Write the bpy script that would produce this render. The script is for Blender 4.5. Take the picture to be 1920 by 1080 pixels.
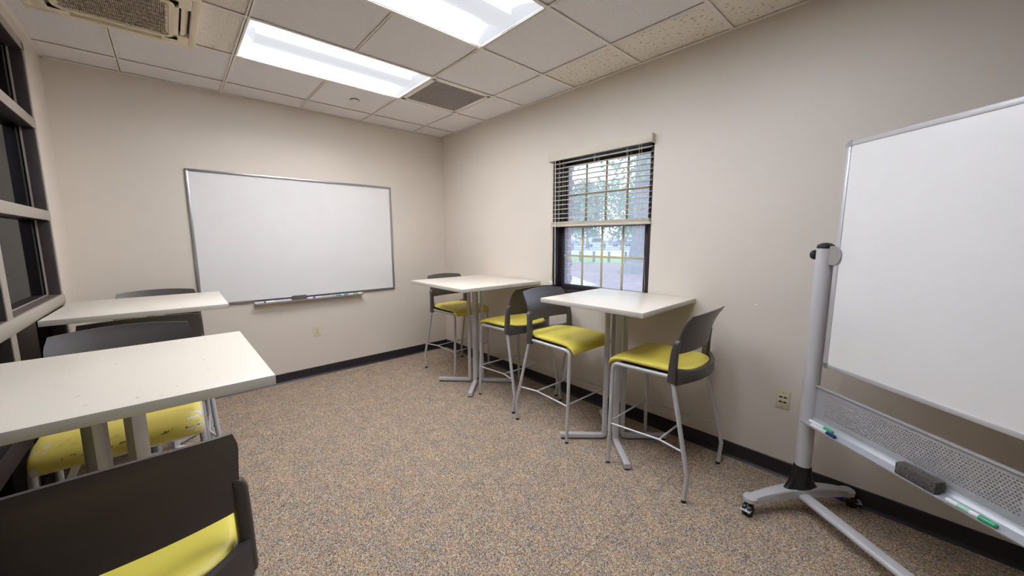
import bpy, bmesh, math, random
from mathutils import Vector, Matrix
random.seed(7)
R = math.radians
SC = bpy.context.scene
COL = SC.collection
for o in list(bpy.data.objects):
    bpy.data.objects.remove(o)

# ------------------------------------------------------------------ camera
CAM = Vector((-2.67661, -4.28639, 1.45974))
PITCH, YAW, ROLL = -0.131424, 0.736150, -0.0021486
cd = bpy.data.cameras.new('camera')
cam = bpy.data.objects.new('camera', cd)
COL.objects.link(cam)
cd.sensor_width = 36.0
cd.lens = 701.8 / 1920 * 36
cd.clip_start = 0.02
cd.clip_end = 600
fwd = Vector((math.sin(YAW) * math.cos(PITCH), math.cos(YAW) * math.cos(PITCH), math.sin(PITCH)))
rt = Vector((math.cos(YAW), -math.sin(YAW), 0))
up = rt.cross(fwd)
r2 = math.cos(ROLL) * rt + math.sin(ROLL) * up
u2 = -math.sin(ROLL) * rt + math.cos(ROLL) * up
m = Matrix((r2, u2, -fwd)).transposed().to_4x4()
m.translation = CAM
cam.matrix_world = m
SC.camera = cam

# ------------------------------------------------------------------ world and exposure
SC.view_settings.view_transform = 'Standard'
SC.view_settings.look = 'None'
SC.view_settings.gamma = 1
SC.view_settings.use_curve_mapping = False
SC.view_settings.exposure = 0.0
SKY_STRENGTH = 3.1
LAMP = 20.0            # emission of the fluorescent fixtures
w = bpy.data.worlds.new('overcast_sky')
SC.world = w
w.use_nodes = True
nt = w.node_tree
bg = nt.nodes['Background']
tc = nt.nodes.new('ShaderNodeTexCoord')
sx = nt.nodes.new('ShaderNodeSeparateXYZ')
cr = nt.nodes.new('ShaderNodeValToRGB')
cr.color_ramp.elements[0].position = 0.0
cr.color_ramp.elements[0].color = (0.92, 0.96, 1.0, 1)
cr.color_ramp.elements[1].position = 0.8
cr.color_ramp.elements[1].color = (0.62, 0.78, 1.0, 1)
nt.links.new(tc.outputs['Generated'], sx.inputs[0])
nt.links.new(sx.outputs['Z'], cr.inputs[0])
nt.links.new(cr.outputs[0], bg.inputs[0])
bg.inputs[1].default_value = SKY_STRENGTH

# ------------------------------------------------------------------ room numbers (metres)
H = 2.725
XL = -3.238
YF = -6.30
GX = [0, -0.403, -1.013, -1.622, -2.232, -2.842, XL]
GY = [0, -0.311, -0.920, -1.530, -2.140, -2.749, -3.359, -3.968, -4.578, -5.188, -5.797, YF]

# ------------------------------------------------------------------ materials
def s2l(c):
    return tuple((x / 255 / 12.92) if x / 255 <= 0.04045 else ((x / 255 + 0.055) / 1.055) ** 2.4 for x in c) + (1,)

def mat(name, rgb, rough=0.6, metal=0.0, spec=0.5, noise=None, bump=None, coat=0.0):
    """noise = (scale, strength) small colour variation ; bump = (scale, strength)"""
    M = bpy.data.materials.new(name)
    M.use_nodes = True
    n = M.node_tree
    b = n.nodes['Principled BSDF']
    b.inputs['Base Color'].default_value = s2l(rgb)
    b.inputs['Roughness'].default_value = rough
    b.inputs['Metallic'].default_value = metal
    b.inputs['Specular IOR Level'].default_value = spec
    b.inputs['Coat Weight'].default_value = coat
    t = n.nodes.new('ShaderNodeTexCoord')
    if noise:
        a = n.nodes.new('ShaderNodeTexNoise')
        a.inputs['Scale'].default_value = noise[0]
        a.inputs['Detail'].default_value = 5
        n.links.new(t.outputs['Object'], a.inputs['Vector'])
        c = n.nodes.new('ShaderNodeValToRGB')
        k = noise[1]
        c.color_ramp.elements[0].position = 0.3
        c.color_ramp.elements[1].position = 0.7
        c.color_ramp.elements[0].color = s2l([max(0, x * (1 - k)) for x in rgb])
        c.color_ramp.elements[1].color = s2l([min(255, x * (1 + k)) for x in rgb])
        n.links.new(a.outputs['Fac'], c.inputs[0])
        n.links.new(c.outputs[0], b.inputs['Base Color'])
    if bump:
        a = n.nodes.new('ShaderNodeTexNoise')
        a.inputs['Scale'].default_value = bump[0]
        n.links.new(t.outputs['Object'], a.inputs['Vector'])
        p = n.nodes.new('ShaderNodeBump')
        p.inputs['Strength'].default_value = bump[1]
        p.inputs['Distance'].default_value = 0.002
        n.links.new(a.outputs['Fac'], p.inputs['Height'])
        n.links.new(p.outputs[0], b.inputs['Normal'])
    return M

def emis(name, rgb, s):
    M = bpy.data.materials.new(name)
    M.use_nodes = True
    n = M.node_tree
    b = n.nodes['Principled BSDF']
    b.inputs['Base Color'].default_value = (0.8, 0.8, 0.8, 1)
    b.inputs['Emission Color'].default_value = s2l(rgb)
    b.inputs['Emission Strength'].default_value = s
    return M

def glass(name, tint=(1, 1, 1, 1), haze=None, refl=0.9):
    """thin pane: mostly clear, with a mirror share from Fresnel and an optional haze painted in for glare"""
    M = bpy.data.materials.new(name)
    M.use_nodes = True
    n = M.node_tree
    n.nodes.remove(n.nodes['Principled BSDF'])
    out = n.nodes['Material Output']
    tr = n.nodes.new('ShaderNodeBsdfTransparent')
    tr.inputs[0].default_value = tint
    gl = n.nodes.new('ShaderNodeBsdfGlossy')
    gl.inputs['Roughness'].default_value = 0.02
    gl.inputs['Color'].default_value = (refl, refl * 1.03, refl * 1.1, 1)
    fr = n.nodes.new('ShaderNodeFresnel')
    fr.inputs[0].default_value = 1.45
    mx = n.nodes.new('ShaderNodeMixShader')
    n.links.new(fr.outputs[0], mx.inputs[0])
    n.links.new(tr.outputs[0], mx.inputs[1])
    n.links.new(gl.outputs[0], mx.inputs[2])
    last = mx
    if haze:
        df = n.nodes.new('ShaderNodeBsdfTranslucent')
        df.inputs[0].default_value = haze[:3] + (1,)
        m2 = n.nodes.new('ShaderNodeMixShader')
        m2.inputs[0].default_value = haze[3]
        n.links.new(mx.outputs[0], m2.inputs[1])
        n.links.new(df.outputs[0], m2.inputs[2])
        last = m2
    n.links.new(last.outputs[0], out.inputs[0])
    return M

def ramp_consts(c, stops):
    c.color_ramp.interpolation = 'CONSTANT'
    e = c.color_ramp.elements
    e[0].position = 0
    e[0].color = s2l(stops[0][1])
    e[1].position = stops[1][0]
    e[1].color = s2l(stops[1][1])
    for p, col in stops[2:]:
        x = e.new(p)
        x.color = s2l(col)

def carpet_mat():
    M = bpy.data.materials.new('berber_carpet')
    M.use_nodes = True
    n = M.node_tree
    b = n.nodes['Principled BSDF']
    b.inputs['Roughness'].default_value = 0.95
    b.inputs['Specular IOR Level'].default_value = 0.1
    t = n.nodes.new('ShaderNodeTexCoord')
    mp = n.nodes.new('ShaderNodeMapping')
    mp.inputs['Scale'].default_value = (1, 0.72, 1)
    n.links.new(t.outputs['Object'], mp.inputs[0])
    v = n.nodes.new('ShaderNodeTexVoronoi')
    v.inputs['Scale'].default_value = 310
    n.links.new(mp.outputs[0], v.inputs['Vector'])
    sep = n.nodes.new('ShaderNodeSeparateColor')
    n.links.new(v.outputs['Color'], sep.inputs[0])
    c = n.nodes.new('ShaderNodeValToRGB')
    ramp_consts(c, [(0, (148, 130, 114)), (0.20, (180, 163, 144)), (0.38, (106, 99, 95)), (0.50, (206, 190, 168)),
                    (0.62, (196, 140, 104)), (0.71, (128, 142, 154)), (0.81, (182, 166, 108)), (0.88, (72, 66, 66)), (0.94, (222, 210, 194))])
    n.links.new(sep.outputs[0], c.inputs[0])
    # broad drift of the yarn tones
    a = n.nodes.new('ShaderNodeTexNoise')
    a.inputs['Scale'].default_value = 9
    a.inputs['Detail'].default_value = 6
    n.links.new(t.outputs['Object'], a.inputs['Vector'])
    c2 = n.nodes.new('ShaderNodeValToRGB')
    c2.color_ramp.elements[0].position = 0.35
    c2.color_ramp.elements[0].color = (0.88, 0.90, 0.93, 1)
    c2.color_ramp.elements[1].position = 0.65
    c2.color_ramp.elements[1].color = (1.08, 1.02, 0.95, 1)
    n.links.new(a.outputs['Fac'], c2.inputs[0])
    mx = n.nodes.new('ShaderNodeMix')
    mx.data_type = 'RGBA'
    mx.blend_type = 'MULTIPLY'
    mx.inputs[0].default_value = 1
    n.links.new(c.outputs[0], mx.inputs[6])
    n.links.new(c2.outputs[0], mx.inputs[7])
    # seams between carpet tiles: thin dark joints every 1.83 m
    sp = n.nodes.new('ShaderNodeSeparateXYZ')
    n.links.new(t.outputs['Object'], sp.inputs[0])
    ad = n.nodes.new('ShaderNodeMath')
    ad.operation = 'ADD'
    ad.inputs[1].default_value = 3.362
    n.links.new(sp.outputs['Y'], ad.inputs[0])
    ab = n.nodes.new('ShaderNodeMath')
    ab.operation = 'ABSOLUTE'
    n.links.new(ad.outputs[0], ab.inputs[0])
    lt = n.nodes.new('ShaderNodeMath')
    lt.operation = 'LESS_THAN'
    lt.inputs[1].default_value = 0.0014
    n.links.new(ab.outputs[0], lt.inputs[0])
    m2 = n.nodes.new('ShaderNodeMix')
    m2.data_type = 'RGBA'
    n.links.new(lt.outputs[0], m2.inputs[0])
    n.links.new(mx.outputs[2], m2.inputs[6])
    m2.inputs[7].default_value = s2l((112, 98, 88))
    n.links.new(m2.outputs[2], b.inputs['Base Color'])
    bp = n.nodes.new('ShaderNodeBump')
    bp.inputs['Strength'].default_value = 0.5
    bp.inputs['Distance'].default_value = 0.003
    n.links.new(v.outputs['Distance'], bp.inputs['Height'])
    n.links.new(bp.outputs[0], b.inputs['Normal'])
    return M

def speck_mat(name, base, dark, scale, thr, stretch=(1, 1, 1), rough=0.9, blotch=None):
    """base colour with small dark pits; blotch = (scale, threshold, colour) larger stains"""
    M = bpy.data.materials.new(name)
    M.use_nodes = True
    n = M.node_tree
    b = n.nodes['Principled BSDF']
    b.inputs['Roughness'].default_value = rough
    b.inputs['Specular IOR Level'].default_value = 0.2
    t = n.nodes.new('ShaderNodeTexCoord')
    mp = n.nodes.new('ShaderNodeMapping')
    mp.inputs['Scale'].default_value = stretch
    n.links.new(t.outputs['Object'], mp.inputs[0])
    a = n.nodes.new('ShaderNodeTexNoise')
    a.inputs['Scale'].default_value = scale
    a.inputs['Detail'].default_value = 1
    n.links.new(mp.outputs[0], a.inputs['Vector'])
    c = n.nodes.new('ShaderNodeValToRGB')
    c.color_ramp.elements[0].position = thr
    c.color_ramp.elements[0].color = s2l(dark)
    c.color_ramp.elements[1].position = thr + 0.04
    c.color_ramp.elements[1].color = s2l(base)
    n.links.new(a.outputs['Fac'], c.inputs[0])
    last = c.outputs[0]
    if blotch:
        a2 = n.nodes.new('ShaderNodeTexNoise')
        a2.inputs['Scale'].default_value = blotch[0]
        a2.inputs['Detail'].default_value = 8
        n.links.new(t.outputs['Object'], a2.inputs['Vector'])
        c2 = n.nodes.new('ShaderNodeValToRGB')
        c2.color_ramp.elements[0].position = blotch[1]
        c2.color_ramp.elements[0].color = (0, 0, 0, 1)
        c2.color_ramp.elements[1].position = blotch[1] + 0.03
        c2.color_ramp.elements[1].color = (1, 1, 1, 1)
        n.links.new(a2.outputs['Fac'], c2.inputs[0])
        mx = n.nodes.new('ShaderNodeMix')
        mx.data_type = 'RGBA'
        n.links.new(c2.outputs[0], mx.inputs[0])
        n.links.new(last, mx.inputs[6])
        mx.inputs[7].default_value = s2l(blotch[2])
        last = mx.outputs[2]
    n.links.new(last, b.inputs['Base Color'])
    return M

def brick_mat():
    M = bpy.data.materials.new('red_brick')
    M.use_nodes = True
    n = M.node_tree
    b = n.nodes['Principled BSDF']
    b.inputs['Roughness'].default_value = 0.9
    t = n.nodes.new('ShaderNodeTexCoord')
    mp = n.nodes.new('ShaderNodeMapping')
    mp.inputs['Rotation'].default_value = (R(90), 0, 0)
    n.links.new(t.outputs['Object'], mp.inputs[0])
    k = n.nodes.new('ShaderNodeTexBrick')
    k.inputs['Color1'].default_value = s2l((150, 92, 78))
    k.inputs['Color2'].default_value = s2l((124, 74, 66))
    k.inputs['Mortar'].default_value = s2l((180, 170, 160))
    k.inputs['Scale'].default_value = 4.5
    n.links.new(mp.outputs[0], k.inputs['Vector'])
    n.links.new(k.outputs[0], b.inputs['Base Color'])
    return M

WALL = (222, 213, 200)
M = {}
M['wall'] = mat('painted_wall', WALL, 0.55, noise=(1.3, 0.012), bump=(220, 0.12))
M['carpet'] = carpet_mat()
M['tile'] = speck_mat('ceiling_tile', (236, 233, 234), (224, 220, 220), 160, 0.40)
M['fissured'] = speck_mat('fissured_ceiling_tile', (238, 231, 218), (140, 128, 114), 75, 0.305, (1.0, 0.55, 1))
M['stained'] = speck_mat('stained_ceiling_tile', (238, 230, 221), (205, 192, 174), 120, 0.33, blotch=(14, 0.70, (178, 160, 140)))
M['grid'] = mat('ceiling_grid', (240, 233, 224), 0.5)
M['plenum'] = mat('plenum', (60, 58, 56), 0.9)
M['base'] = mat('black_vinyl_base', (37, 33, 38), 0.45)
M['laminate'] = mat('off_white_laminate', (228, 220, 207), 0.32, noise=(60, 0.008))
M['laminate_worn'] = speck_mat('worn_off_white_laminate', (228, 219, 202), (190, 180, 164), 42, 0.225, rough=0.35)
M['edge'] = mat('laminate_edge', (205, 199, 188), 0.45)
M['silver'] = mat('silver_paint', (203, 202, 204), 0.40, 0.12)
M['tube'] = mat('silver_tube', (196, 196, 199), 0.36, 0.25)
M['plastic'] = mat('charcoal_plastic', (74, 68, 66), 0.36, spec=0.7, bump=(900, 0.15))
M['black'] = mat('black_plastic', (24, 23, 26), 0.35)
M['rubber'] = mat('black_rubber', (26, 26, 28), 0.7)
M['yellow'] = mat('yellow_vinyl', (230, 214, 92), 0.38, bump=(420, 0.1))
M['yellow_reflections'] = speck_mat('painted_reflection_yellow_vinyl', (230, 214, 92), (218, 204, 140), 26, 0.27, (1, 3, 1), 0.36)  # greyer patches painted in place of reflections on the seat
M['yellow_worn'] = speck_mat('worn_yellow_vinyl', (232, 215, 112), (222, 204, 106), 20, 0.31, (1, 1, 1), 0.42)
def worn_corners(Mt):
    n = Mt.node_tree
    b_ = n.nodes['Principled BSDF']
    src = b_.inputs['Base Color'].links[0].from_socket
    t = n.nodes.new('ShaderNodeTexCoord')
    sp = n.nodes.new('ShaderNodeSeparateXYZ')
    n.links.new(t.outputs['Object'], sp.inputs[0])
    def mth(op, a, b2):
        q = n.nodes.new('ShaderNodeMath')
        q.operation = op
        for i, v in enumerate((a, b2)):
            if v is None:
                continue
            if isinstance(v, (int, float)):
                q.inputs[i].default_value = v
            else:
                n.links.new(v, q.inputs[i])
        return q.outputs[0]
    ns = n.nodes.new('ShaderNodeTexNoise')
    ns.inputs['Scale'].default_value = 38
    ns.inputs['Detail'].default_value = 4
    n.links.new(t.outputs['Object'], ns.inputs['Vector'])
    ax = mth('ABSOLUTE', sp.outputs['X'], None)
    near = mth('MULTIPLY', mth('GREATER_THAN', ax, 0.185), mth('GREATER_THAN', sp.outputs['Y'], 0.19))
    chip = mth('MULTIPLY', near, mth('GREATER_THAN', ns.outputs['Fac'], 0.56))
    mx = n.nodes.new('ShaderNodeMix')
    mx.data_type = 'RGBA'
    n.links.new(chip, mx.inputs[0])
    n.links.new(src, mx.inputs[6])
    mx.inputs[7].default_value = s2l((226, 222, 214))
    # dark scuff line low on the front edge
    zb_ = mth('MULTIPLY', mth('GREATER_THAN', sp.outputs['Z'], 0.690), mth('LESS_THAN', sp.outputs['Z'], 0.700))
    sc = mth('MULTIPLY', mth('MULTIPLY', zb_, mth('GREATER_THAN', ns.outputs['Fac'], 0.60)), mth('GREATER_THAN', sp.outputs['Y'], 0.25))
    m2 = n.nodes.new('ShaderNodeMix')
    m2.data_type = 'RGBA'
    n.links.new(sc, m2.inputs[0])
    n.links.new(mx.outputs[2], m2.inputs[6])
    m2.inputs[7].default_value = s2l((128, 112, 62))
    n.links.new(m2.outputs[2], b_.inputs['Base Color'])
worn_corners(M['yellow_worn'])
M['alu'] = mat('brushed_aluminium', (176, 176, 178), 0.35, 0.8)
M['alu_white'] = mat('pale_aluminium', (205, 205, 208), 0.35, 0.35)
M['shelf_grey'] = mat('grey_anodised_shelf', (184, 187, 191), 0.42, 0.3)
M['board'] = mat('dry_erase_surface', (236, 235, 233), 0.16, noise=(5, 0.006))
M['felt'] = mat('grey_felt', (96, 90, 86), 0.95, noise=(260, 0.25))
M['felt_dark'] = mat('dark_felt', (86, 80, 77), 0.95, noise=(200, 0.3))
M['marker_white'] = mat('marker_white', (236, 236, 238), 0.3)
M['navy'] = mat('navy_plastic', (34, 44, 104), 0.3)
M['green'] = mat('green_plastic', (58, 172, 120), 0.3)
M['teal'] = mat('teal_plastic', (52, 168, 168), 0.3)
M['mint'] = mat('mint_label', (170, 214, 190), 0.35)
M['lime'] = mat('lime_label', (140, 176, 98), 0.35)
M['violet'] = mat('violet_label', (98, 84, 160), 0.35)
M['ivory'] = mat('ivory_plastic', (222, 211, 180), 0.4)
M['slot'] = mat('dark_slot', (50, 44, 38), 0.6)
M['bronze'] = mat('dark_bronze_frame', (54, 46, 47), 0.4, noise=(30, 0.08))
M['bronze_dark'] = mat('deep_bronze_frame', (42, 35, 38), 0.45)  # darker bronze of the window lining
M['taupe'] = mat('taupe_mullion', (163, 154, 142), 0.5)
M['stone'] = mat('dark_polished_sill', (40, 36, 38), 0.15)
M['sillwood'] = mat('brown_sill', (104, 92, 86), 0.45, noise=(40, 0.12))
M['blind'] = mat('cream_blind', (216, 207, 188), 0.5)
M['cord'] = mat('white_cord', (222, 218, 206), 0.7)
M['muntin'] = mat('almond_muntin', (196, 186, 150), 0.5)
M['glass'] = glass('window_glass', (0.93, 0.96, 1.0, 1), (0.80, 0.88, 1.0, 0.20))  # bluish haze share imitates reflection and glare on the pane
M['glass_dark'] = glass('dark_glass', (0.34, 0.38, 0.48, 1), refl=0.5)
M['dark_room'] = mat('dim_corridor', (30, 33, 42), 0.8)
M['trim_white'] = mat('fixture_white', (228, 228, 228), 0.45)
M['lens'] = emis('lit_diffuser', (238, 243, 255), LAMP)
M['lens_far'] = emis('lit_diffuser_far', (244, 243, 248), LAMP * 1.42)
M['basket'] = emis('basket_set_glow', (240, 243, 250), 0.80)  # set glow over near-black base stands in for lamplight on basket and plates
M['basket'].node_tree.nodes['Principled BSDF'].inputs['Base Color'].default_value = (0.03, 0.03, 0.03, 1)
M['vent'] = mat('grey_grille', (164, 157, 154), 0.7, noise=(260, 0.22))
M['acbeige'] = mat('cream_air_conditioner', (238, 226, 200), 0.45)
M['acgrille'] = mat('taupe_grille', (186, 172, 152), 0.7)
M['acdark'] = mat('air_slot', (46, 40, 38), 0.7)
M['purple'] = mat('purple_tag', (110, 78, 190), 0.5)
M['brick'] = brick_mat()
M['mulch'] = mat('leaf_mulch', (150, 122, 116), 0.95, noise=(3.0, 0.22))
M['grass'] = mat('lawn', (132, 158, 72), 0.95, noise=(2, 0.1))
M['concrete'] = mat('concrete', (206, 204, 198), 0.9)
M['asphalt'] = mat('asphalt', (150, 150, 152), 0.9)
M['bark'] = mat('oak_bark', (120, 116, 112), 0.95, noise=(5, 0.18))
M['leaf'] = mat('leaf_green', (122, 150, 116), 0.8, noise=(1.5, 0.25))
M['iron'] = mat('dark_iron', (60, 66, 66), 0.6)
M['carwhite'] = mat('white_car_paint', (226, 228, 230), 0.2)
M['cargrey'] = mat('grey_car_paint', (130, 138, 148), 0.25)
M['carred'] = mat('maroon_car_paint', (120, 50, 52), 0.25)
M['carglass'] = mat('car_glass', (44, 52, 60), 0.1)

# ------------------------------------------------------------------ mesh helpers
class MB:
    def __init__(self):
        self.bm = bmesh.new()

    def box(self, x0, x1, y0, y1, z0, z1, bev=0.0, seg=2, mi=0, mx=None):
        b = bmesh.new()
        vs = [b.verts.new((x, y, z)) for z in (min(z0, z1), max(z0, z1)) for y in (min(y0, y1), max(y0, y1)) for x in (min(x0, x1), max(x0, x1))]
        for f in ((0, 2, 3, 1), (4, 5, 7, 6), (0, 1, 5, 4), (2, 6, 7, 3), (0, 4, 6, 2), (1, 3, 7, 5)):
            b.faces.new([vs[i] for i in f])
        if bev:
            bmesh.ops.bevel(b, geom=b.edges[:], offset=bev, segments=seg, affect='EDGES', profile=0.5)
        self._add(b, mi, mx)
        return self

    def _add(self, b, mi=0, mx=None):
        if mx is not None:
            bmesh.ops.transform(b, matrix=mx, verts=b.verts[:])
        bmesh.ops.recalc_face_normals(b, faces=b.faces[:])
        for f in b.faces:
            f.material_index = mi
        tmp = bpy.data.meshes.new('tmp')
        b.to_mesh(tmp)
        b.free()
        self.bm.from_mesh(tmp)
        bpy.data.meshes.remove(tmp)

    def rings(self, rings, closed_ring=True, caps=True, mi=0, mx=None, loop=False):
        b = bmesh.new()
        rv = [[b.verts.new(p) for p in r] for r in rings]
        n = len(rings[0])
        pairs = list(zip(rv[:-1], rv[1:]))
        if loop:
            pairs.append((rv[-1], rv[0]))
        for a, c in pairs:
            for i in range(n if closed_ring else n - 1):
                j = (i + 1) % n
                b.faces.new((a[i], a[j], c[j], c[i]))
        if caps and not loop and closed_ring:
            b.faces.new(rv[0][::-1])
            b.faces.new(rv[-1])
        self._add(b, mi, mx)
        return self

    def sweep(self, pts, section, mi=0, mx=None, fillet=0.0, fseg=6, upv=None, caps=True):
        """section: list of (a, b) in the frame's (side, up) axes"""
        P = fillet_path([Vector(p) for p in pts], fillet, fseg)
        T = []
        for i in range(len(P)):
            d = (P[min(i + 1, len(P) - 1)] - P[max(i - 1, 0)])
            T.append(d.normalized())
        ref = Vector(upv) if upv else (Vector((0, 0, 1)) if abs(T[0].z) < 0.9 else Vector((1, 0, 0)))
        rs = []
        side = T[0].cross(ref).normalized()
        for i, p in enumerate(P):
            if i:
                q = T[i - 1].rotation_difference(T[i])
                side = q @ side
                side = (side - T[i] * side.dot(T[i])).normalized()
            u = side.cross(T[i]).normalized()
            # mitre stretch
            rs.append([p + side * a + u * c for a, c in section])
        self.rings(rs, mi=mi, mx=mx, caps=caps)
        return self

    def tube(self, pts, r, n=12, **k):
        return self.sweep(pts, [(r * math.cos(2 * math.pi * i / n), r * math.sin(2 * math.pi * i / n)) for i in range(n)], **k)

    def cyl(self, p0, p1, r0, r1=None, n=20, mi=0, mx=None):
        p0, p1 = Vector(p0), Vector(p1)
        r1 = r0 if r1 is None else r1
        t = (p1 - p0).normalized()
        a = t.orthogonal().normalized()
        c = t.cross(a)
        rs = []
        for p, r in ((p0, r0), (p1, r1)):
            rs.append([p + a * r * math.cos(2 * math.pi * i / n) + c * r * math.sin(2 * math.pi * i / n) for i in range(n)])
        return self.rings(rs, mi=mi, mx=mx)

    def lathe(self, prof, n=24, mi=0, mx=None, axis='z'):
        rs = []
        for r, z in prof:
            ring = []
            for i in range(n):
                a = 2 * math.pi * i / n
                v = (r * math.cos(a), r * math.sin(a), z)
                if axis == 'x':
                    v = (v[2], v[0], v[1])
                if axis == 'y':
                    v = (v[0], v[2], v[1])
                ring.append(v)
            rs.append(ring)
        return self.rings(rs, mi=mi, mx=mx)

    def prism(self, poly, z0, z1, mi=0, mx=None, bev=0):
        """poly in xy, extruded in z"""
        b = bmesh.new()
        lo = [b.verts.new((x, y, z0)) for x, y in poly]
        hi = [b.verts.new((x, y, z1)) for x, y in poly]
        b.faces.new(lo[::-1])
        b.faces.new(hi)
        n = len(poly)
        for i in range(n):
            b.faces.new((lo[i], lo[(i + 1) % n], hi[(i + 1) % n], hi[i]))
        if bev:
            bmesh.ops.bevel(b, geom=b.edges[:], offset=bev, segments=2, affect='EDGES')
        self._add(b, mi, mx)
        return self

    def quad(self, a, b_, c, d, mi=0):
        b = bmesh.new()
        b.faces.new([b.verts.new(p) for p in (a, b_, c, d)])
        for f in b.faces:
            f.material_index = mi
        tmp = bpy.data.meshes.new('tmp')
        b.to_mesh(tmp)
        b.free()
        self.bm.from_mesh(tmp)
        bpy.data.meshes.remove(tmp)
        return self

    def build(self, name, mats, parent=None, smooth=35, label=None):
        me = bpy.data.meshes.new(name)
        self.bm.to_mesh(me)
        self.bm.free()
        for x in (mats if isinstance(mats, (list, tuple)) else [mats]):
            me.materials.append(x if not isinstance(x, str) else M[x])
        if smooth:
            for p in me.polygons:
                p.use_smooth = True
            me.set_sharp_from_angle(angle=R(smooth))
        o = bpy.data.objects.new(name, me)
        COL.objects.link(o)
        if parent:
            o.parent = parent
        if label:
            o['label'] = label
        return o

def fillet_path(P, r, n):
    if r <= 0 or len(P) < 3:
        return P
    out = [P[0]]
    for i in range(1, len(P) - 1):
        a, b, c = P[i - 1], P[i], P[i + 1]
        u, v = (a - b), (c - b)
        lu, lv = u.length, v.length
        u.normalize()
        v.normalize()
        ang = u.angle(v)
        if ang > math.pi - 0.05:
            out.append(b)
            continue
        d = min(r / math.tan(ang / 2), lu * 0.48, lv * 0.48)
        s, e = b + u * d, b + v * d
        for k in range(n + 1):
            t = k / n
            out.append((1 - t) ** 2 * s + 2 * t * (1 - t) * b + t * t * e)
    out.append(P[-1])
    return out

def rrect(w, h, r, n=3):
    """rounded rectangle section, centred"""
    o = []
    for cx, cy, a0 in ((w / 2 - r, h / 2 - r, 0), (-w / 2 + r, h / 2 - r, 90), (-w / 2 + r, -h / 2 + r, 180), (w / 2 - r, -h / 2 + r, 270)):
        for i in range(n + 1):
            a = R(a0 + 90 * i / n)
            o.append((cx + r * math.cos(a), cy + r * math.sin(a)))
    return o

def thing(name, label, cat, loc=(0, 0, 0), rz=0.0, group=None):
    o = bpy.data.objects.new(name, None)
    COL.objects.link(o)
    o.empty_display_size = 0.1
    o.location = loc
    o.rotation_euler = (0, 0, rz)
    o['label'] = label
    o['category'] = cat
    if group:
        o['group'] = group
    return o

def tag(o, label, cat, group=None, kind=None):
    o['label'] = label
    o['category'] = cat
    if group:
        o['group'] = group
    if kind:
        o['kind'] = kind
    return o

def struct(o):
    o['kind'] = 'structure'
    return o

KIDS = {}
def children(o):
    return [c for c in bpy.data.objects if c.parent == o]

def copy_tree(o, parent=None):
    c = o.copy()
    COL.objects.link(c)
    if parent:
        c.parent = parent
    for ch in children(o):
        copy_tree(ch, c)
    return c

# ================================================================== SETTING
struct(MB().box(XL - 0.0, 0, YF, 0, -0.08, 0).build('floor', 'carpet', smooth=0))
struct(MB().box(XL - 0.3, 0.14, 0, 0.14, -0.08, H + 0.3).build('wall_back', 'wall', smooth=0))
struct(MB().box(XL - 0.3, 0.14, YF - 0.14, YF, -0.08, H + 0.3).build('wall_front', 'wall', smooth=0))
# right wall with the window opening
WY0, WY1, WZ0, WZ1 = -2.882, -1.900, 0.985, 2.190
b = MB()
b.box(0, 0.14, YF, WY0, -0.08, H + 0.3).box(0, 0.14, WY1, 0, -0.08, H + 0.3)
b.box(0, 0.14, WY0, WY1, -0.08, WZ0).box(0, 0.14, WY0, WY1, WZ1, H + 0.3)
struct(b.build('wall_right', 'wall', smooth=0))
tag(MB().box(-0.002, 0.001, -3.608, -3.594, 1.043, 1.050, 0.0008).build('wall_plug', 'marker_white'),
    'tiny white plug in the bare wall left of the rolling whiteboard', 'wall plug')
# left wall: solid pier next to the corner and a strip over the glazing
LY0, LZ0, LZ1 = -0.470, 0.10, 2.640
b = MB()
b.box(XL - 0.12, XL, LY0, 0, -0.08, H + 0.3).box(XL - 0.12, XL, YF, LY0, LZ1, H + 0.3).box(XL - 0.12, XL, YF, LY0, -0.08, LZ0)
b.box(XL - 0.12, XL, YF, -5.30, LZ0, LZ1)
struct(b.build('wall_left', 'wall', smooth=0))
# vinyl cove bases
def cove(name, p, q_, nrm):
    p, q_, nrm = Vector(p), Vector(q_), Vector(nrm)
    sec = [(0, 0), (0.022, 0), (0.019, 0.004), (0.010, 0.012), (0.007, 0.022), (0.007, 0.096), (0.004, 0.100), (0, 0.100)]
    rs = [[e + nrm * a + Vector((0, 0, z)) for a, z in sec] for e in (p, q_)]
    struct(MB().rings(rs).build(name, 'base'))
cove('baseboard_back', (XL, 0, 0), (0, 0, 0), (0, -1, 0))
cove('baseboard_right', (0, 0, 0), (0, YF, 0), (-1, 0, 0))
cove('baseboard_left', (XL, 0, 0), (XL, LY0, 0), (1, 0, 0))

# ceiling: tiles laid in the grid
LIGHTS = [(2, 4, 2, 3), (2, 4, 4, 5), (2, 4, 6, 7)]
def is_light(i, j):
    return any(a <= i < c and d <= j < e for a, c, d, e in LIGHTS)
b = MB()
for i in range(6):
    for j in range(11):
        if is_light(i, j) or (i == 1 and j == 2):
            continue
        x1, x0, y1, y0 = GX[i] - 0.008, GX[i + 1] + 0.008, GY[j] - 0.008, GY[j + 1] + 0.008
        mi = 0
        if i == 0 and j >= 4:
            mi = 1
        if i == 4 and j in (2, 3):
            mi = 2
        b.box(x0, x1, y0, y1, H + 0.007, H + 0.022, mi=mi)
struct(b.build('ceiling', ['tile', 'fissured', 'stained'], smooth=0))
b = MB()
for i in range(1, 6):
    x = GX[i]
    segs = [(YF, 0)]
    if i == 3:
        segs = [(GY[2], 0)] + [(GY[j + 1], GY[j]) for j in (3, 5)] + [(YF, GY[7])]
    for a, c in segs:
        b.box(x - 0.012, x + 0.012, a, c, H, H + 0.003)
        b.box(x - 0.002, x + 0.002, a, c, H, H + 0.035)
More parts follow.
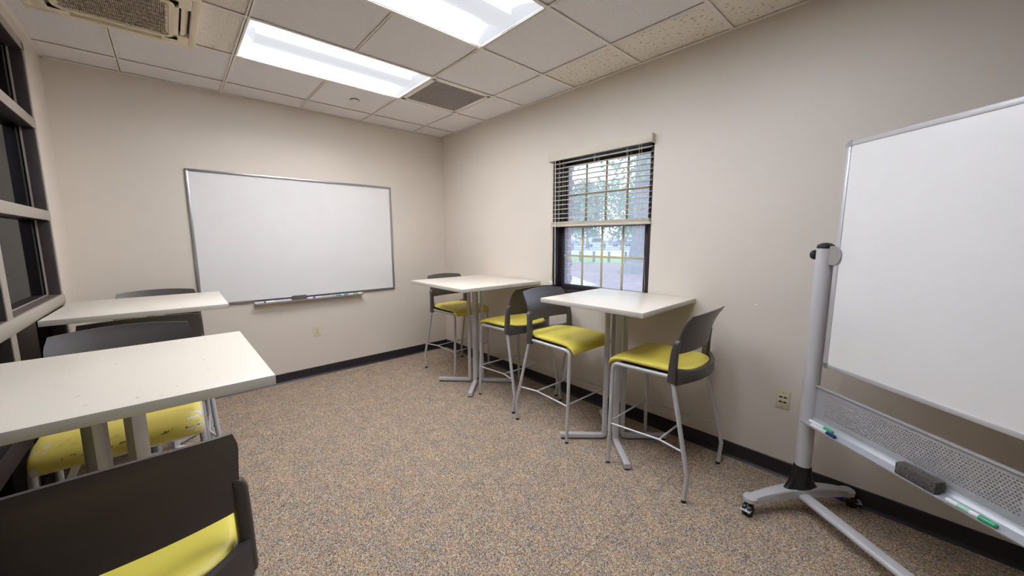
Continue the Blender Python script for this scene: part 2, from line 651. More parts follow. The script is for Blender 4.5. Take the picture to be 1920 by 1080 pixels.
for j in range(1, 11):
    y = GY[j]
    b.box(XL, 0, y - 0.012, y + 0.012, H - 0.0008, H + 0.0022)
    b.box(XL, 0, y - 0.002, y + 0.002, H, H + 0.035)
b.box(XL, 0, -0.022, 0, H - 0.001, H + 0.003).box(-0.022, 0, YF, 0, H - 0.001, H + 0.003)
b.box(XL, XL + 0.022, YF, 0, H - 0.001, H + 0.003).box(XL, 0, YF, YF + 0.022, H - 0.001, H + 0.003)
struct(b.build('trim_1', 'grid', smooth=0))
struct(MB().box(XL - 0.3, 0.14, YF - 0.14, 0.14, H + 0.2, H + 0.3).build('ceiling_sky_block', 'plenum', smooth=0))  # unseen slab added above the tiles to keep sky light out

# ================================================================== WINDOW IN THE RIGHT WALL
win = struct(thing('window_1', 'dark framed double hung window with almond muntins', 'window', (0.10, (WY0 + WY1) / 2, WZ0)))
del win['category']
WC = Vector((0.10, (WY0 + WY1) / 2, WZ0))
def L(bm_, name, m_, par=None, **k):     # build a window part in world coordinates, then hang it on the window
    o = bm_.build(name, m_, **k)
    p = par or win
    o.parent = p
    base = WC if p == win else Vector((0, 0, 0))
    o.location = -WC if p == win else (0, 0, 0)
    return o
# lining of the opening
b = MB()
b.box(0.012, 0.16, WY1 - 0.028, WY1, WZ0, WZ1, 0.002).box(0.012, 0.16, WY0, WY0 + 0.028, WZ0, WZ1, 0.002)
b.box(0.012, 0.16, WY0, WY1, WZ1 - 0.03, WZ1, 0.002)
b.box(0.070, 0.085, WY1 - 0.045, WY1 - 0.02, WZ0, WZ1, 0.002).box(0.070, 0.085, WY0 + 0.02, WY0 + 0.045, WZ0, WZ1, 0.002)
L(b, 'window_frame', 'bronze_dark')
L(MB().box(-0.012, 0.15, WY0 - 0.01, WY1 + 0.01, WZ0 - 0.03, WZ0 + 0.006, 0.004), 'window_sill', 'stone')
YG0, YG1 = -2.79, -1.968
def sash(x, z0, z1, mz):
    f = MB()
    f.box(x - 0.018, x + 0.018, YG1, YG1 + 0.042, z0 - 0.04, z1 + 0.035, 0.003).box(x - 0.018, x + 0.018, YG0 - 0.066, YG0, z0 - 0.04, z1 + 0.035, 0.003)
    f.box(x - 0.018, x + 0.018, YG0, YG1, z0 - 0.04, z0, 0.003).box(x - 0.018, x + 0.018, YG0, YG1, z1, z1 + 0.035, 0.003)
    s = L(f, 'sash', 'bronze')
    s2 = MB()
    for y in (-2.180, -2.388, -2.592):
        s2.box(x - 0.004, x + 0.004, y - 0.009, y + 0.009, z0, z1, 0.001)
    s2.box(x - 0.0045, x + 0.0045, YG0, YG1, mz - 0.009, mz + 0.009, 0.001)
    o = s2.build('muntins', 'muntin')
    o.parent = s
    p = MB().box(x + 0.005, x + 0.008, YG0, YG1, z0, z1).build('pane', 'glass', smooth=0)
    p.parent = s
sash(0.100, 1.030, 1.566, 1.300)
sash(0.140, 1.600, 2.120, 1.858)
# white track liner
L(MB().box(0.118, 0.124, WY1 - 0.052, WY1 - 0.046, WZ0, WZ1), 'track_liner', 'alu_white')

# exterior brick skin with its own opening (the brick jamb shows beside the glass)
b = MB()
bx0, bx1 = 0.16, 0.215
b.box(bx0, bx1, YF, WY0 + 0.02, -0.35, 3.3).box(bx0, bx1, WY1 - 0.055, 0.3, -0.35, 3.3)
b.box(bx0, bx1, WY0 + 0.02, WY1 - 0.055, -0.35, WZ0 - 0.02).box(bx0, bx1, WY0 + 0.02, WY1 - 0.055, WZ1, 3.3)
k = 0
z = WZ0 - 0.02
while z < WZ1:
    b.box(bx0 + 0.004, bx1 + (0.010 if k % 2 else -0.004), WY1 - 0.060 - (0.006 if k % 2 else 0), WY1 - 0.05, z, z + 0.062, 0.003)
    z += 0.075
    k += 1
struct(b.build('wall_exterior', 'brick', smooth=0))

# venetian blind in front of the opening
bl = thing('window_blind', 'cream horizontal slat blind drawn halfway down over the window', 'blind', (-0.005, WC.y, 1.57))
BO = Vector((-0.005, WC.y, 1.57))
def BL(bm_, name, m_, par=None):
    o = bm_.build(name, m_)
    o.parent = par or bl
    if not par:
        o.location = -BO
    return o
b = MB()
b.box(-0.046, -0.034, WY0 - 0.004, WY1 + 0.020, 2.150, 2.216, 0.004)
b.box(-0.036, 0.030, WY1 + 0.004, WY1 + 0.020, 2.150, 2.212, 0.003)
b.box(-0.036, 0.030, WY0 - 0.004, WY0 + 0.012, 2.150, 2.212, 0.003)
b.box(-0.040, -0.0, WY0 - 0.0, WY1 + 0.016, 2.206, 2.214, 0.002)
BL(b, 'valance', 'blind')
BL(MB().box(-0.030, 0.028, WY0 + 0.014, WY1 + 0.002, 2.160, 2.203, 0.003), 'headrail', 'blind')
NS = 13
slat0 = None
for i in range(NS):
    z = 2.128 - i * 0.0405
    if slat0 is None:
        s = MB()
        rs = []
        for y in (WY0 + 0.010, WY1 - 0.004):
            ring = []
            for t in range(9):
                a = -1 + t / 4
                ring.append((0.004 + a * 0.0245, y, 0.0035 * (1 - a * a) + 0.0015 + a * 0.0015))
            for t in range(8, -1, -1):
                a = -1 + t / 4
                ring.append((0.004 + a * 0.0245, y, 0.0035 * (1 - a * a) - 0.0015 + a * 0.0015))
            rs.append(ring)
        slat0 = BL(s.rings(rs), 'slat', 'blind')
        slat0.location = Vector((0, 0, z)) - BO
    else:
        c = slat0.copy()
        COL.objects.link(c)
        c.location = Vector((0, 0, z)) - BO
b = MB()
for k in range(6):
    b.box(-0.0215, 0.028, WY0 + 0.008, WY1 + 0.006, 1.5865 + k * 0.0042, 1.5897 + k * 0.0042, 0.001)
BL(b, 'stacked_slats', 'blind')
BL(MB().box(-0.024, 0.029, WY0 - 0.002, WY1 + 0.010, 1.566, 1.585, 0.006), 'bottom_rail', 'blind')
def cords(y, z0, z1, dx):
    c = MB()
    for d in (-0.0, 0.012):
        for x in dx:
            c.tube([(x, y + d, z0), (x, y + d, z1)], 0.0010, 6)
    BL(c, 'ladder_cord', 'cord')
for y in (WY1 - 0.105, (WY0 + WY1) / 2 + 0.01, WY0 + 0.20):
    cords(y, 1.58, 2.165, (-0.0235, 0.031))
    c = MB()
    for k in range(5):     # knotted cord ends gathered at the bottom rail
        a = k * 1.3
        c.tube([(-0.026, y - 0.015, 1.592), (-0.030, y + 0.02 * math.cos(a), 1.577 + 0.008 * math.sin(a)), (-0.026, y + 0.018, 1.586)], 0.0012, 6, fillet=0.01)
    c.tube([(-0.026, y - 0.008, 1.580), (-0.029, y, 1.556), (-0.026, y + 0.008, 1.580)], 0.0012, 6, fillet=0.008)
    BL(c, 'cord_knot', 'cord')
# lift cords: left pair with white tassels, right pair looped behind the table
c = MB()
c.tube([(-0.03, WY1 - 0.012, 2.16), (-0.030, WY1 - 0.010, 1.06)], 0.0012, 6)
c.tube([(-0.03, WY1 - 0.030, 2.16), (-0.030, WY1 - 0.028, 1.05)], 0.0012, 6)
o = BL(c, 'lift_cord', 'cord')
c = MB()
for y, z in ((WY1 - 0.010, 1.060), (WY1 - 0.028, 1.048), (WY1 - 0.018, 1.030)):
    c.lathe([(0.002, 0.028), (0.008, 0.022), (0.010, 0.006), (0.006, 0.0)], 12, mx=Matrix.Translation((-0.030, y, z - 0.02)))
t = c.build('tassel', 'marker_white')
t.parent = o
c = MB()
c.tube([(-0.03, WY0 + 0.085, 2.16), (-0.030, WY0 + 0.070, 1.57), (0.006, WY0 + 0.045, 1.30), (0.006, WY0 + 0.034, 1.10), (0.006, WY0 + 0.04, 1.0)], 0.0012, 6, fillet=0.1)
c.tube([(-0.03, WY0 + 0.105, 2.16), (-0.030, WY0 + 0.095, 1.57), (0.006, WY0 + 0.060, 1.26), (0.006, WY0 + 0.055, 1.0)], 0.0012, 6, fillet=0.1)
BL(c, 'lift_cord', 'cord')
c = MB()
c.cyl((-0.034, WY1 - 0.058, 2.15), (-0.030, WY1 - 0.066, 1.03), 0.0035, n=8)
BL(c, 'tilt_wand', 'cord')

# ================================================================== GLAZED LEFT WALL
w2 = struct(thing('window_2', 'tall interior glazing in taupe and dark bronze mullions', 'window', (XL - 0.06, -2.0, LZ0)))
del w2['category']
W2 = Vector((XL - 0.06, -2.0, LZ0))
def LW(bm_, name, m_, **k):
    o = bm_.build(name, m_, **k)
    o.parent = w2
    o.location = -W2
    return o
zs = [LZ0, 0.52, 1.040, 1.580, 2.140, LZ1]
YM = [LY0, -1.575, -2.70, -3.83, -5.30]
# deep dark bronze members, glazing line 55 mm behind the wall face
b = MB()
b.box(XL - 0.118, XL - 0.0005, LY0 - 0.045, LY0, LZ0, LZ1, 0.001)
b.box(XL - 0.118, XL - 0.0005, -5.30, -5.255, LZ0, LZ1, 0.001)
b.box(XL - 0.118, XL - 0.0005, -5.30, LY0, LZ1 - 0.045, LZ1, 0.001)
b.box(XL - 0.118, XL - 0.0005, -5.30, LY0, LZ0, LZ0 + 0.05, 0.001)
for z0, z1 in ((0.525, 0.615), (1.035, 1.085), (1.583, 1.637), (2.143, 2.197)):
    b.box(XL - 0.118, XL - 0.0005, -5.30, LY0, z0, z1, 0.001)
for y in YM[1:-1]:
    b.box(XL - 0.117, XL - 0.0005, y - 0.036, y + 0.036, LZ0, LZ1, 0.001)
LW(b, 'window_frame', 'bronze')
# taupe cover faces on the room side
b = MB()
b.box(XL, XL + 0.004, LY0 - 0.028, LY0 + 0.006, LZ0, LZ1 + 0.006, 0.001)
b.box(XL, XL + 0.004, -5.30, LY0 + 0.006, LZ1 - 0.045, LZ1 + 0.006, 0.001)
for z0, z1 in ((1.580, 1.640), (2.140, 2.200)):
    b.box(XL, XL + 0.006, -5.30, LY0, z0, z1, 0.001)
for y in YM[1:-1]:
    b.box(XL, XL + 0.005, y - 0.037, y + 0.037, 0.62, LZ1, 0.001)
LW(b, 'cover_strip', 'taupe')
LW(MB().box(XL - 0.001, XL + 0.004, -5.30, LY0, 0.520, 0.620, 0.001), 'lower_rail', 'bronze')
# rounded rail at table height
sec = [(0, -0.035)] + [(0.013 * math.sin(R(a)) ** 0.5 if a not in (0, 180) else 0, -0.035 * math.cos(R(a))) for a in range(20, 180, 20)] + [(0, 0.035)]
rs = [[(XL + a, y, 1.070 + c) for a, c in sec] for y in (LY0, -5.30)]
LW(MB().rings(rs), 'rail', 'taupe')
LW(MB().box(XL - 0.055, XL + 0.002, -5.30, LY0 - 0.03, 1.098, 1.106, 0.001), 'inner_sill', 'sillwood')
# thin glazing beads
b = MB()
for k in range(len(YM) - 1):
    ya, yb = YM[k] - (0.045 if k == 0 else 0.036), YM[k + 1] + (0.045 if k == len(YM) - 2 else 0.036)
    for z0, z1 in ((1.640, 2.140), (2.200, 2.595), (1.106, 1.580)):
        b.box(XL - 0.056, XL - 0.048, ya, ya - 0.006, z0, z1).box(XL - 0.056, XL - 0.048, yb, yb + 0.006, z0, z1)
        b.box(XL - 0.056, XL - 0.050, ya, yb, z0, z0 + 0.005)
LW(b, 'glazing_bead', 'taupe')
for k in range(len(YM) - 1):
    ya, yb = YM[k] - 0.04, YM[k + 1] + 0.03
    for z0, z1 in ((0.14, 0.53), (0.61, 1.04), (1.08, 1.59), (1.63, 2.15), (2.19, 2.60)):
        LW(MB().box(XL - 0.064, XL - 0.060, ya, yb, z0, z1), 'pane', 'glass_dark', smooth=0)
# dim corridor beyond the glass
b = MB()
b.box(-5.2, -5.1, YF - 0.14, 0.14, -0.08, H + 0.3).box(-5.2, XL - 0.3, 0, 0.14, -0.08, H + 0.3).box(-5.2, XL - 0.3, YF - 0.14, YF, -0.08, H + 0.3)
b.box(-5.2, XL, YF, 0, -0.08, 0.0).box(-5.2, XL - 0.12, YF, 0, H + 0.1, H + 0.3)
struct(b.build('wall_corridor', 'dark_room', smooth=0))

# ================================================================== CEILING FIXTURES
def troffer(i0, i1, j0, j1, label, lens='lens'):
    x1, x0, y1, y0 = GX[i0] - 0.013, GX[i1] + 0.013, GY[j0] - 0.013, GY[j1] + 0.013
    cx, cy = (x0 + x1) / 2, (y0 + y1) / 2
    t = thing('ceiling_light', label, 'light', (cx, cy, H + 0.004), group='fluorescent fixtures in the ceiling grid')
    hx, hy = (x1 - x0) / 2, (y1 - y0) / 2
    # housing shell
    b = MB()
    b.box(-hx, hx, -hy, hy, 0.115, 0.120)
    b.box(-hx, -hx + 0.004, -hy, hy, 0.0, 0.115).box(hx - 0.004, hx, -hy, hy, 0.0, 0.115)
    b.box(-hx, hx, -hy, -hy + 0.004, 0.0, 0.115).box(-hx, hx, hy - 0.004, hy, 0.0, 0.115)
    b.build('housing', 'trim_white', t, smooth=0)
    # curved side reflectors
    for s in (-1, 1):
        prof = []
        for k in range(9):
            a = k / 8
            prof.append((s * (hy - 0.006 - a * (hy - 0.085)), 0.004 + 0.050 * math.sin(a * math.pi / 2) ** 0.8))
        rs = [[(x, y, z) for y, z in prof] + [(x, y, z + 0.003) for y, z in reversed(prof)] for x in (-hx + 0.06, hx - 0.06)]
        MB().rings(rs).build('reflector', lens, t)
    # end plates that rise to the lamp trough, glowing to imitate lamplight
    for s in (-1, 1):
        xa, xb = s * (hx - 0.006), s * (hx - 0.062)
        rs = []
        for k in range(5):
            a = k / 4
            rs.append([(xa + (xb - xa) * a, -hy + 0.006, 0.004 + 0.050 * a), (xa + (xb - xa) * a, hy - 0.006, 0.004 + 0.050 * a)])
        e = MB()
        e.rings([r + [(r[1][0], r[1][1], r[1][2] + 0.003), (r[0][0], r[0][1], r[0][2] + 0.003)] for r in rs])
        e.build('end_plate', 'basket', t)
    # lamp basket hanging in the middle
    prof = [(-0.090, 0.056), (-0.084, 0.022), (-0.072, 0.012), (-0.04, 0.006), (0, 0.004), (0.04, 0.006), (0.072, 0.012), (0.084, 0.022), (0.090, 0.056)]
    rs = [[(x, y, z) for y, z in prof] for x in (-hx + 0.06, hx - 0.06)]
    MB().rings(rs).build('lamp_basket', 'basket', t)
    return t
troffer(*LIGHTS[0], 'long lit recessed fluorescent ceiling light nearer the wall-mounted whiteboard, beside the grey vent', 'lens_far')
troffer(*LIGHTS[1], 'lit recessed fluorescent ceiling light cut off by the top edge of the photo')
for a in LIGHTS[2:]:
    o = troffer(*a, 'lit recessed fluorescent ceiling light over the rear of the room, outside the photo')

x1, x0, y1, y0 = GX[1] - 0.013, GX[2] + 0.013, GY[2] - 0.013, GY[3] + 0.013
t = thing('ceiling_vent', 'square grey return-air vent set in the ceiling beside the fluorescent light', 'vent', ((x0 + x1) / 2, (y0 + y1) / 2, H + 0.002))
hx, hy = (x1 - x0) / 2, (y1 - y0) / 2
b = MB()
f = 0.034
b.box(-hx, hx, -hy, -hy + f, 0, 0.012, 0.001).box(-hx, hx, hy - f, hy, 0, 0.012, 0.001)
b.box(-hx, -hx + f, -hy, hy, 0, 0.012, 0.001).box(hx - f, hx, -hy, hy, 0, 0.012, 0.001)
b.build('vent_frame', 'grid', t)
b = MB()
b.box(-hx + f, hx - f, -hy + f, hy - f, 0.016, 0.020)
for k in range(40):
    p = -hx + f + (k + 0.5) * (2 * (hx - f)) / 40
    b.box(p - 0.0028, p + 0.0028, -hy + f, hy - f, 0.004, 0.012)
    b.box(-hx + f, hx - f, p - 0.0028, p + 0.0028, 0.006, 0.014)
b.build('grille', 'vent', t, smooth=0)

t = MB().lathe([(0.001, 0.0), (0.036, 0.0), (0.0385, 0.003), (0.0385, 0.006), (0.030, 0.010)], 32).build('sprinkler_cover', 'tile')
t.location = (-1.300, -0.612, H - 0.002)
tag(t, 'small flush round cover plate in the ceiling tile near the whiteboard wall', 'sprinkler cover')
b = MB().lathe([(0.0385, 0.002), (0.0405, 0.0015), (0.0405, 0.007), (0.0385, 0.0075)], 32).build('gap_ring', 'slot', t)

# ceiling cassette air conditioner
ac = thing('air_conditioner', 'cream ceiling cassette air conditioner with taupe intake grille and side air slots', 'air conditioner', (-2.79, -1.28, H - 0.035))
A = 0.35
def octo(h, c):
    return [(-h + c, -h), (h - c, -h), (h, -h + c), (h, h - c), (h - c, h), (-h + c, h), (-h, h - c), (-h, -h + c)]
def rsq(h, r, n=5):
    return [(x, y) for x, y in rrect(2 * h, 2 * h, r, n)]
# panel with four openings: built of strips
SL0, SL1, SLL = 0.262, 0.312, 0.185        # slot inner, outer, half length
b = MB()
b.box(-A, A, SL1, A, 0, 0.035, 0.004).box(-A, A, -A, -SL1, 0, 0.035, 0.004)
b.box(SL1, A, -SL1, SL1, 0, 0.035, 0.003).box(-A, -SL1, -SL1, SL1, 0, 0.035, 0.003)
for sx_ in (-1, 1):
    for sy_ in (-1, 1):
        b.box(sx_ * SLL, sx_ * SL1, sy_ * SLL, sy_ * SL1, 0.0, 0.035, 0.002)
# inner ring around the grille
b.box(-SL0, SL0, 0.205, SL0, 0.0, 0.035, 0.003).box(-SL0, SL0, -SL0, -0.205, 0.0, 0.035, 0.003)
b.box(0.205, SL0, -0.205, 0.205, 0.0, 0.035, 0.003).box(-SL0, -0.205, -0.205, 0.205, 0.0, 0.035, 0.003)
b.build('panel', 'acbeige', ac)
b = MB()
b.box(-SL1, SL1, -SL1, SL1, 0.028, 0.033)
b.build('air_duct', 'acdark', ac)
# intake grille: raised rounded frame and fine bars
g = MB()
for a_, b_ in ((0.243, 0.215),):
    o_ = rsq(a_, 0.05)
    i_ = rsq(b_, 0.03)
    rs = [[(x, y, 0.0) for x, y in o_], [(x, y, -0.006) for x, y in rsq(a_ - 0.004, 0.048)], [(x, y, -0.006) for x, y in rsq(b_ + 0.004, 0.03)], [(x, y, 0.002) for x, y in i_]]
    g.rings(rs, caps=False)
gr = g.build('grille_frame', 'acbeige', ac)
g = MB()
g.box(-0.21, 0.21, -0.21, 0.21, 0.010, 0.014)
for k in range(52):
    p = -0.206 + k * 0.008
    g.box(p, p + 0.0035, -0.212, 0.212, -0.003, 0.004)
for k in range(9):
    p = -0.2 + k * 0.05
    g.box(-0.212, 0.212, p, p + 0.003, -0.0015, 0.005)
g.build('intake_grille', 'acgrille', ac, smooth=0)
for k in range(4):
    g = MB()
    g.rings([[(-SLL + 0.006, SL0 + 0.010 + 0.030 * t_, 0.004 + 0.016 * t_ * t_) for t_ in (0, .25, .5, .75, 1)] + [(-SLL + 0.006, SL0 + 0.010 + 0.030 * t_, 0.008 + 0.016 * t_ * t_) for t_ in (1, .75, .5, .25, 0)],
             [(SLL - 0.006, SL0 + 0.010 + 0.030 * t_, 0.004 + 0.016 * t_ * t_) for t_ in (0, .25, .5, .75, 1)] + [(SLL - 0.006, SL0 + 0.010 + 0.030 * t_, 0.008 + 0.016 * t_ * t_) for t_ in (1, .75, .5, .25, 0)]],
            mx=Matrix.Rotation(R(90 * k), 4, 'Z'))
    g.build('louvre', 'acbeige', ac)
for sx_ in (-1, 1):
    g = MB()
    g.box(sx_ * 0.17 - 0.006, sx_ * 0.17 + 0.006, 0.245, 0.262, -0.004, 0.004, 0.001)
    g.build('clip', 'acgrille', ac)

# ================================================================== WALL WHITEBOARD
wx0, wx1, wz0, wz1 = -2.535, -0.716, 0.862, 2.056
cx = (wx0 + wx1) / 2
wb = thing('whiteboard', 'large wall-mounted whiteboard in a thin aluminium frame on the far wall', 'whiteboard', (cx, 0, wz0))
hw, hh = (wx1 - wx0) / 2, (wz1 - wz0)
MB().box(-hw + 0.01, hw - 0.01, -0.012, -0.001, 0.01, hh - 0.01).build('board_panel', 'board', wb, smooth=0)
b = MB()
fr = 0.022
b.box(-hw, hw, -0.020, -0.001, hh - fr, hh, 0.003).box(-hw, hw, -0.020, -0.001, 0, fr, 0.003)
b.box(-hw, -hw + fr, -0.0199, -0.001, 0, hh, 0.003).box(hw - fr, hw, -0.0199, -0.001, 0, hh, 0.003)
b.build('board_frame', 'alu', wb)
tx0, tx1 = -2.132 - cx, -1.114 - cx
b = MB()
sec = [(-0.001, -0.005), (-0.064, -0.022), (-0.072, -0.020), (-0.076, -0.010), (-0.073, -0.010), (-0.069, -0.017), (-0.062, -0.018), (-0.020, -0.004), (-0.020, 0.012), (-0.001, 0.012)]
b.rings([[(x, a, c) for a, c in sec] for x in (tx0, tx1)])
b.build('tray', 'alu_white', wb)

def marker(name, loc, rz, body, cap, label, parts=('cap',), length=0.128, r=0.0085, grp=None, tilt=0.0):
    t = thing(name, label, 'marker', loc, rz, grp)
    t.rotation_euler = (0, tilt, rz)
    h = length / 2
    MB().lathe([(0.0015, -h), (r * 0.8, -h + 0.001), (r, -h + 0.004), (r, h - 0.045)], 16, axis='x', mx=Matrix.Translation((0, 0, r))).build('barrel', body, t)
    MB().lathe([(r * 0.85, h - 0.045), (r * 1.08, h - 0.044), (r * 1.05, h - 0.004), (r * 0.7, h)], 16, axis='x', mx=Matrix.Translation((0, 0, r))).build('cap', cap, t)
    return t
def band(t, a, c, m_, r=0.0088):
    MB().lathe([(r * 0.9, a), (r, a + 0.0005), (r, c - 0.0005), (r * 0.9, c)], 16, axis='x', mx=Matrix.Translation((0, 0, 0.0085))).build('label_band', m_, t)
TZ = wz0 - 0.0155
tm = marker('marker', (-2.030, -0.046, TZ), 0, 'marker_white', 'marker_white', 'white marker with dark blue band at the left end of the wall whiteboard tray')
band(tm, -0.03, -0.012, 'navy')
band(tm, -0.005, 0.018, 'alu_white')
tm = marker('marker', (-1.610, -0.046, TZ), 0, 'marker_white', 'marker_white', 'white marker with violet band just right of the tray eraser on the wall whiteboard')
band(tm, -0.02, 0.006, 'violet')
tm = marker('marker', (-1.330, -0.046, TZ), math.pi, 'marker_white', 'teal', 'teal-capped white marker towards the right end of the wall whiteboard tray')
band(tm, -0.055, -0.01, 'teal', 0.0087)
tm = marker('marker', (-1.180, -0.046, TZ), 0, 'marker_white', 'marker_white', 'white marker with pale green label at the extreme right end of the wall whiteboard tray', length=0.12)
band(tm, -0.045, 0.012, 'lime')

def eraser(name, loc, rz, m1, m2, label, l=0.128, h=0.05, w_=0.028, rx=0.0):
    t = thing(name, label, 'eraser', loc, rz)
    t.rotation_euler = (rx, 0, rz)
    MB().box(-l / 2, l / 2, -w_ / 2, w_ * 0.2, 0, h, 0.003).build('felt_pad', m1, t)
    MB().box(-l / 2, l / 2, w_ * 0.18, w_ / 2, 0.0005, h, 0.003).build('backing', m2, t)
    return t
eraser('board_eraser', (-1.752, -0.042, TZ - 0.001), 0, 'felt', 'felt_dark', 'grey felt eraser standing on the tray of the wall-mounted whiteboard', h=0.046)

# ================================================================== WALL PLATES
def plate(loc, rz, label, kind):
    t = thing('wall_outlet' if kind != 'data' else 'data_outlet', label, 'outlet', loc, rz)
    # local: plate in xz plane, facing -y
    MB().box(-0.035, 0.035, -0.006, -0.0005, -0.057, 0.057, 0.003).build('cover_plate', 'ivory', t)
    if kind == 'duplex':
        for s in (-1, 1):
            rcp = MB().prism([(x, y) for x, y in rrect(0.034, 0.029, 0.012, 4)], 0.0055, 0.0075, mx=Matrix.Translation((0, 0, s * 0.0195)) @ Matrix.Rotation(R(90), 4, 'X')).build('receptacle', 'ivory', t)
            q_ = MB()
            q_.box(-0.008, -0.0055, -0.0082, -0.007, s * 0.0195 - 0.002, s * 0.0195 + 0.007).box(0.0055, 0.008, -0.0082, -0.007, s * 0.0195 - 0.002, s * 0.0195 + 0.007)
            q_.box(-0.002, 0.002, -0.0082, -0.007, s * 0.0195 - 0.010, s * 0.0195 - 0.006)
            q_.build('slots', 'slot', rcp)
        MB().cyl((0, -0.0075, 0), (0, -0.005, 0), 0.003, n=12).build('screw', 'slot', t)
    else:
        MB().box(-0.024, 0.024, -0.0078, -0.005, -0.028, 0.028, 0.001).build('insert', 'ivory', t)
        for sx_ in (-1, 1):
            for sz_ in (-1, 1):
                MB().box(sx_ * 0.011 - 0.008, sx_ * 0.011 + 0.008, -0.0088, -0.007, sz_ * 0.015 - 0.005, sz_ * 0.015 + 0.005, 0.0005).build('jack', 'slot', t)
        for sz_ in (-1, 1):
            MB().cyl((0, -0.0072, sz_ * 0.046), (0, -0.005, sz_ * 0.046), 0.0025, n=10).build('screw', 'slot', t)
    return t
plate((-1.601, 0, 0.487), 0, 'ivory duplex power outlet on the far wall under the wall-mounted whiteboard', 'duplex')
plate((0, -3.786, 0.487), R(-90), 'ivory data outlet plate with four dark jacks left of the silver board post', 'data')
plate((0, -3.898, 0.487), R(-90), 'ivory duplex outlet mostly hidden behind the silver post of the rolling board', 'duplex')

# ================================================================== TABLES
def make_table(label, cx_, cy_, rz, w_, d_, base_r, topmat, cat='table', zt=1.045):
    t = thing('bar_table', label, cat, (cx_, cy_, 0), rz, 'square bar-height tables')
    th = 0.030
    b = MB()
    b.box(-w_ / 2, w_ / 2, -d_ / 2, d_ / 2, zt - th, zt, 0.0015, mi=0)
    for f in b.bm.faces:
        if abs(f.normal.z) < 0.6:
            f.material_index = 1
    b.build('tabletop', [topmat, 'edge'], t)
    MB().box(-0.16, 0.16, -0.16, 0.16, zt - th - 0.006, zt - th - 0.0003, 0.001).build('mounting_plate', 'silver', t)
    for k in range(4):
        a = R(45 + 90 * k)
        d = Vector((math.cos(a), math.sin(a), 0))
        r0 = 0.064
        p = [d * r0 + Vector((0, 0, zt - th - 0.006)), d * r0 + Vector((0, 0, 0.024)), d * base_r + Vector((0, 0, 0.024))]
        b = MB()
        sec = rrect(0.040, 0.030, 0.004, 2)
        side = d.cross(Vector((0, 0, 1)))
        # straight post, mitred foot
        o1 = [[Vector(p[0]) + side * u + d * v for u, v in sec]]
        o1.append([Vector((0, 0, 0.046)) + d * r0 + side * u + d * v for u, v in sec])
        for s_ in range(1, 5):
            an = R(90 * s_ / 5)
            # elbow centre
            c = d * (r0 + 0.020) + Vector((0, 0, 0.046))
            ctr = c - d * 0.020 * math.cos(an) - Vector((0, 0, 0.020)) * math.sin(an)
            nv = (d * math.cos(an) + Vector((0, 0, 1)) * math.sin(an))
            o1.append([ctr + side * u + nv * v for u, v in sec])
        for rr in (r0 + 0.020, base_r):
            o1.append([d * rr + Vector((0, 0, 0.026)) + side * u + Vector((0, 0, 1)) * v for u, v in sec])
        b.rings(o1)
        lg = b.build('leg', 'silver', t)
        MB().box(base_r - 0.035, base_r - 0.005, -0.018, 0.018, 0.0, 0.0112, 0.002, mx=Matrix.Rotation(a, 4, 'Z')).build('glide', 'rubber', lg)
    return t
make_table('large square off-white bar table in the far right corner, left of the window', -0.470, -1.300, R(-0.6), 0.915, 0.915, 0.385, 'laminate')
make_table('square off-white bar table standing directly below the window', -0.392, -2.866, R(1.5), 0.760, 0.765, 0.385, 'laminate')
make_table('off-white bar table in the far left corner in front of the glazed wall', -2.818, -0.880, R(-0.8), 0.785, 0.790, 0.385, 'laminate')
make_table('nearest off-white bar table with scuff marks, cut by the left edge of the photo', -2.858, -2.600, R(0.4), 0.765, 0.755, 0.385, 'laminate_worn')

# ================================================================== STOOLS
def back_y(x, z, bulge):
    """rear surface of the back: profile leans and flares"""
    zz = [(0.655, -0.150), (0.75, -0.146), (0.83, -0.148), (0.90, -0.158), (0.96, -0.176), (1.01, -0.200), (1.05, -0.226)]
    y = zz[-1][1]
    for (z0, y0_), (z1, y1_) in zip(zz[:-1], zz[1:]):
        if z <= z1:
            tt = max(0, (z - z0) / (z1 - z0))
            y = y0_ + (y1_ - y0_) * tt
            break
    return y - bulge * (1 - (abs(x) / 0.245) ** 2.2)

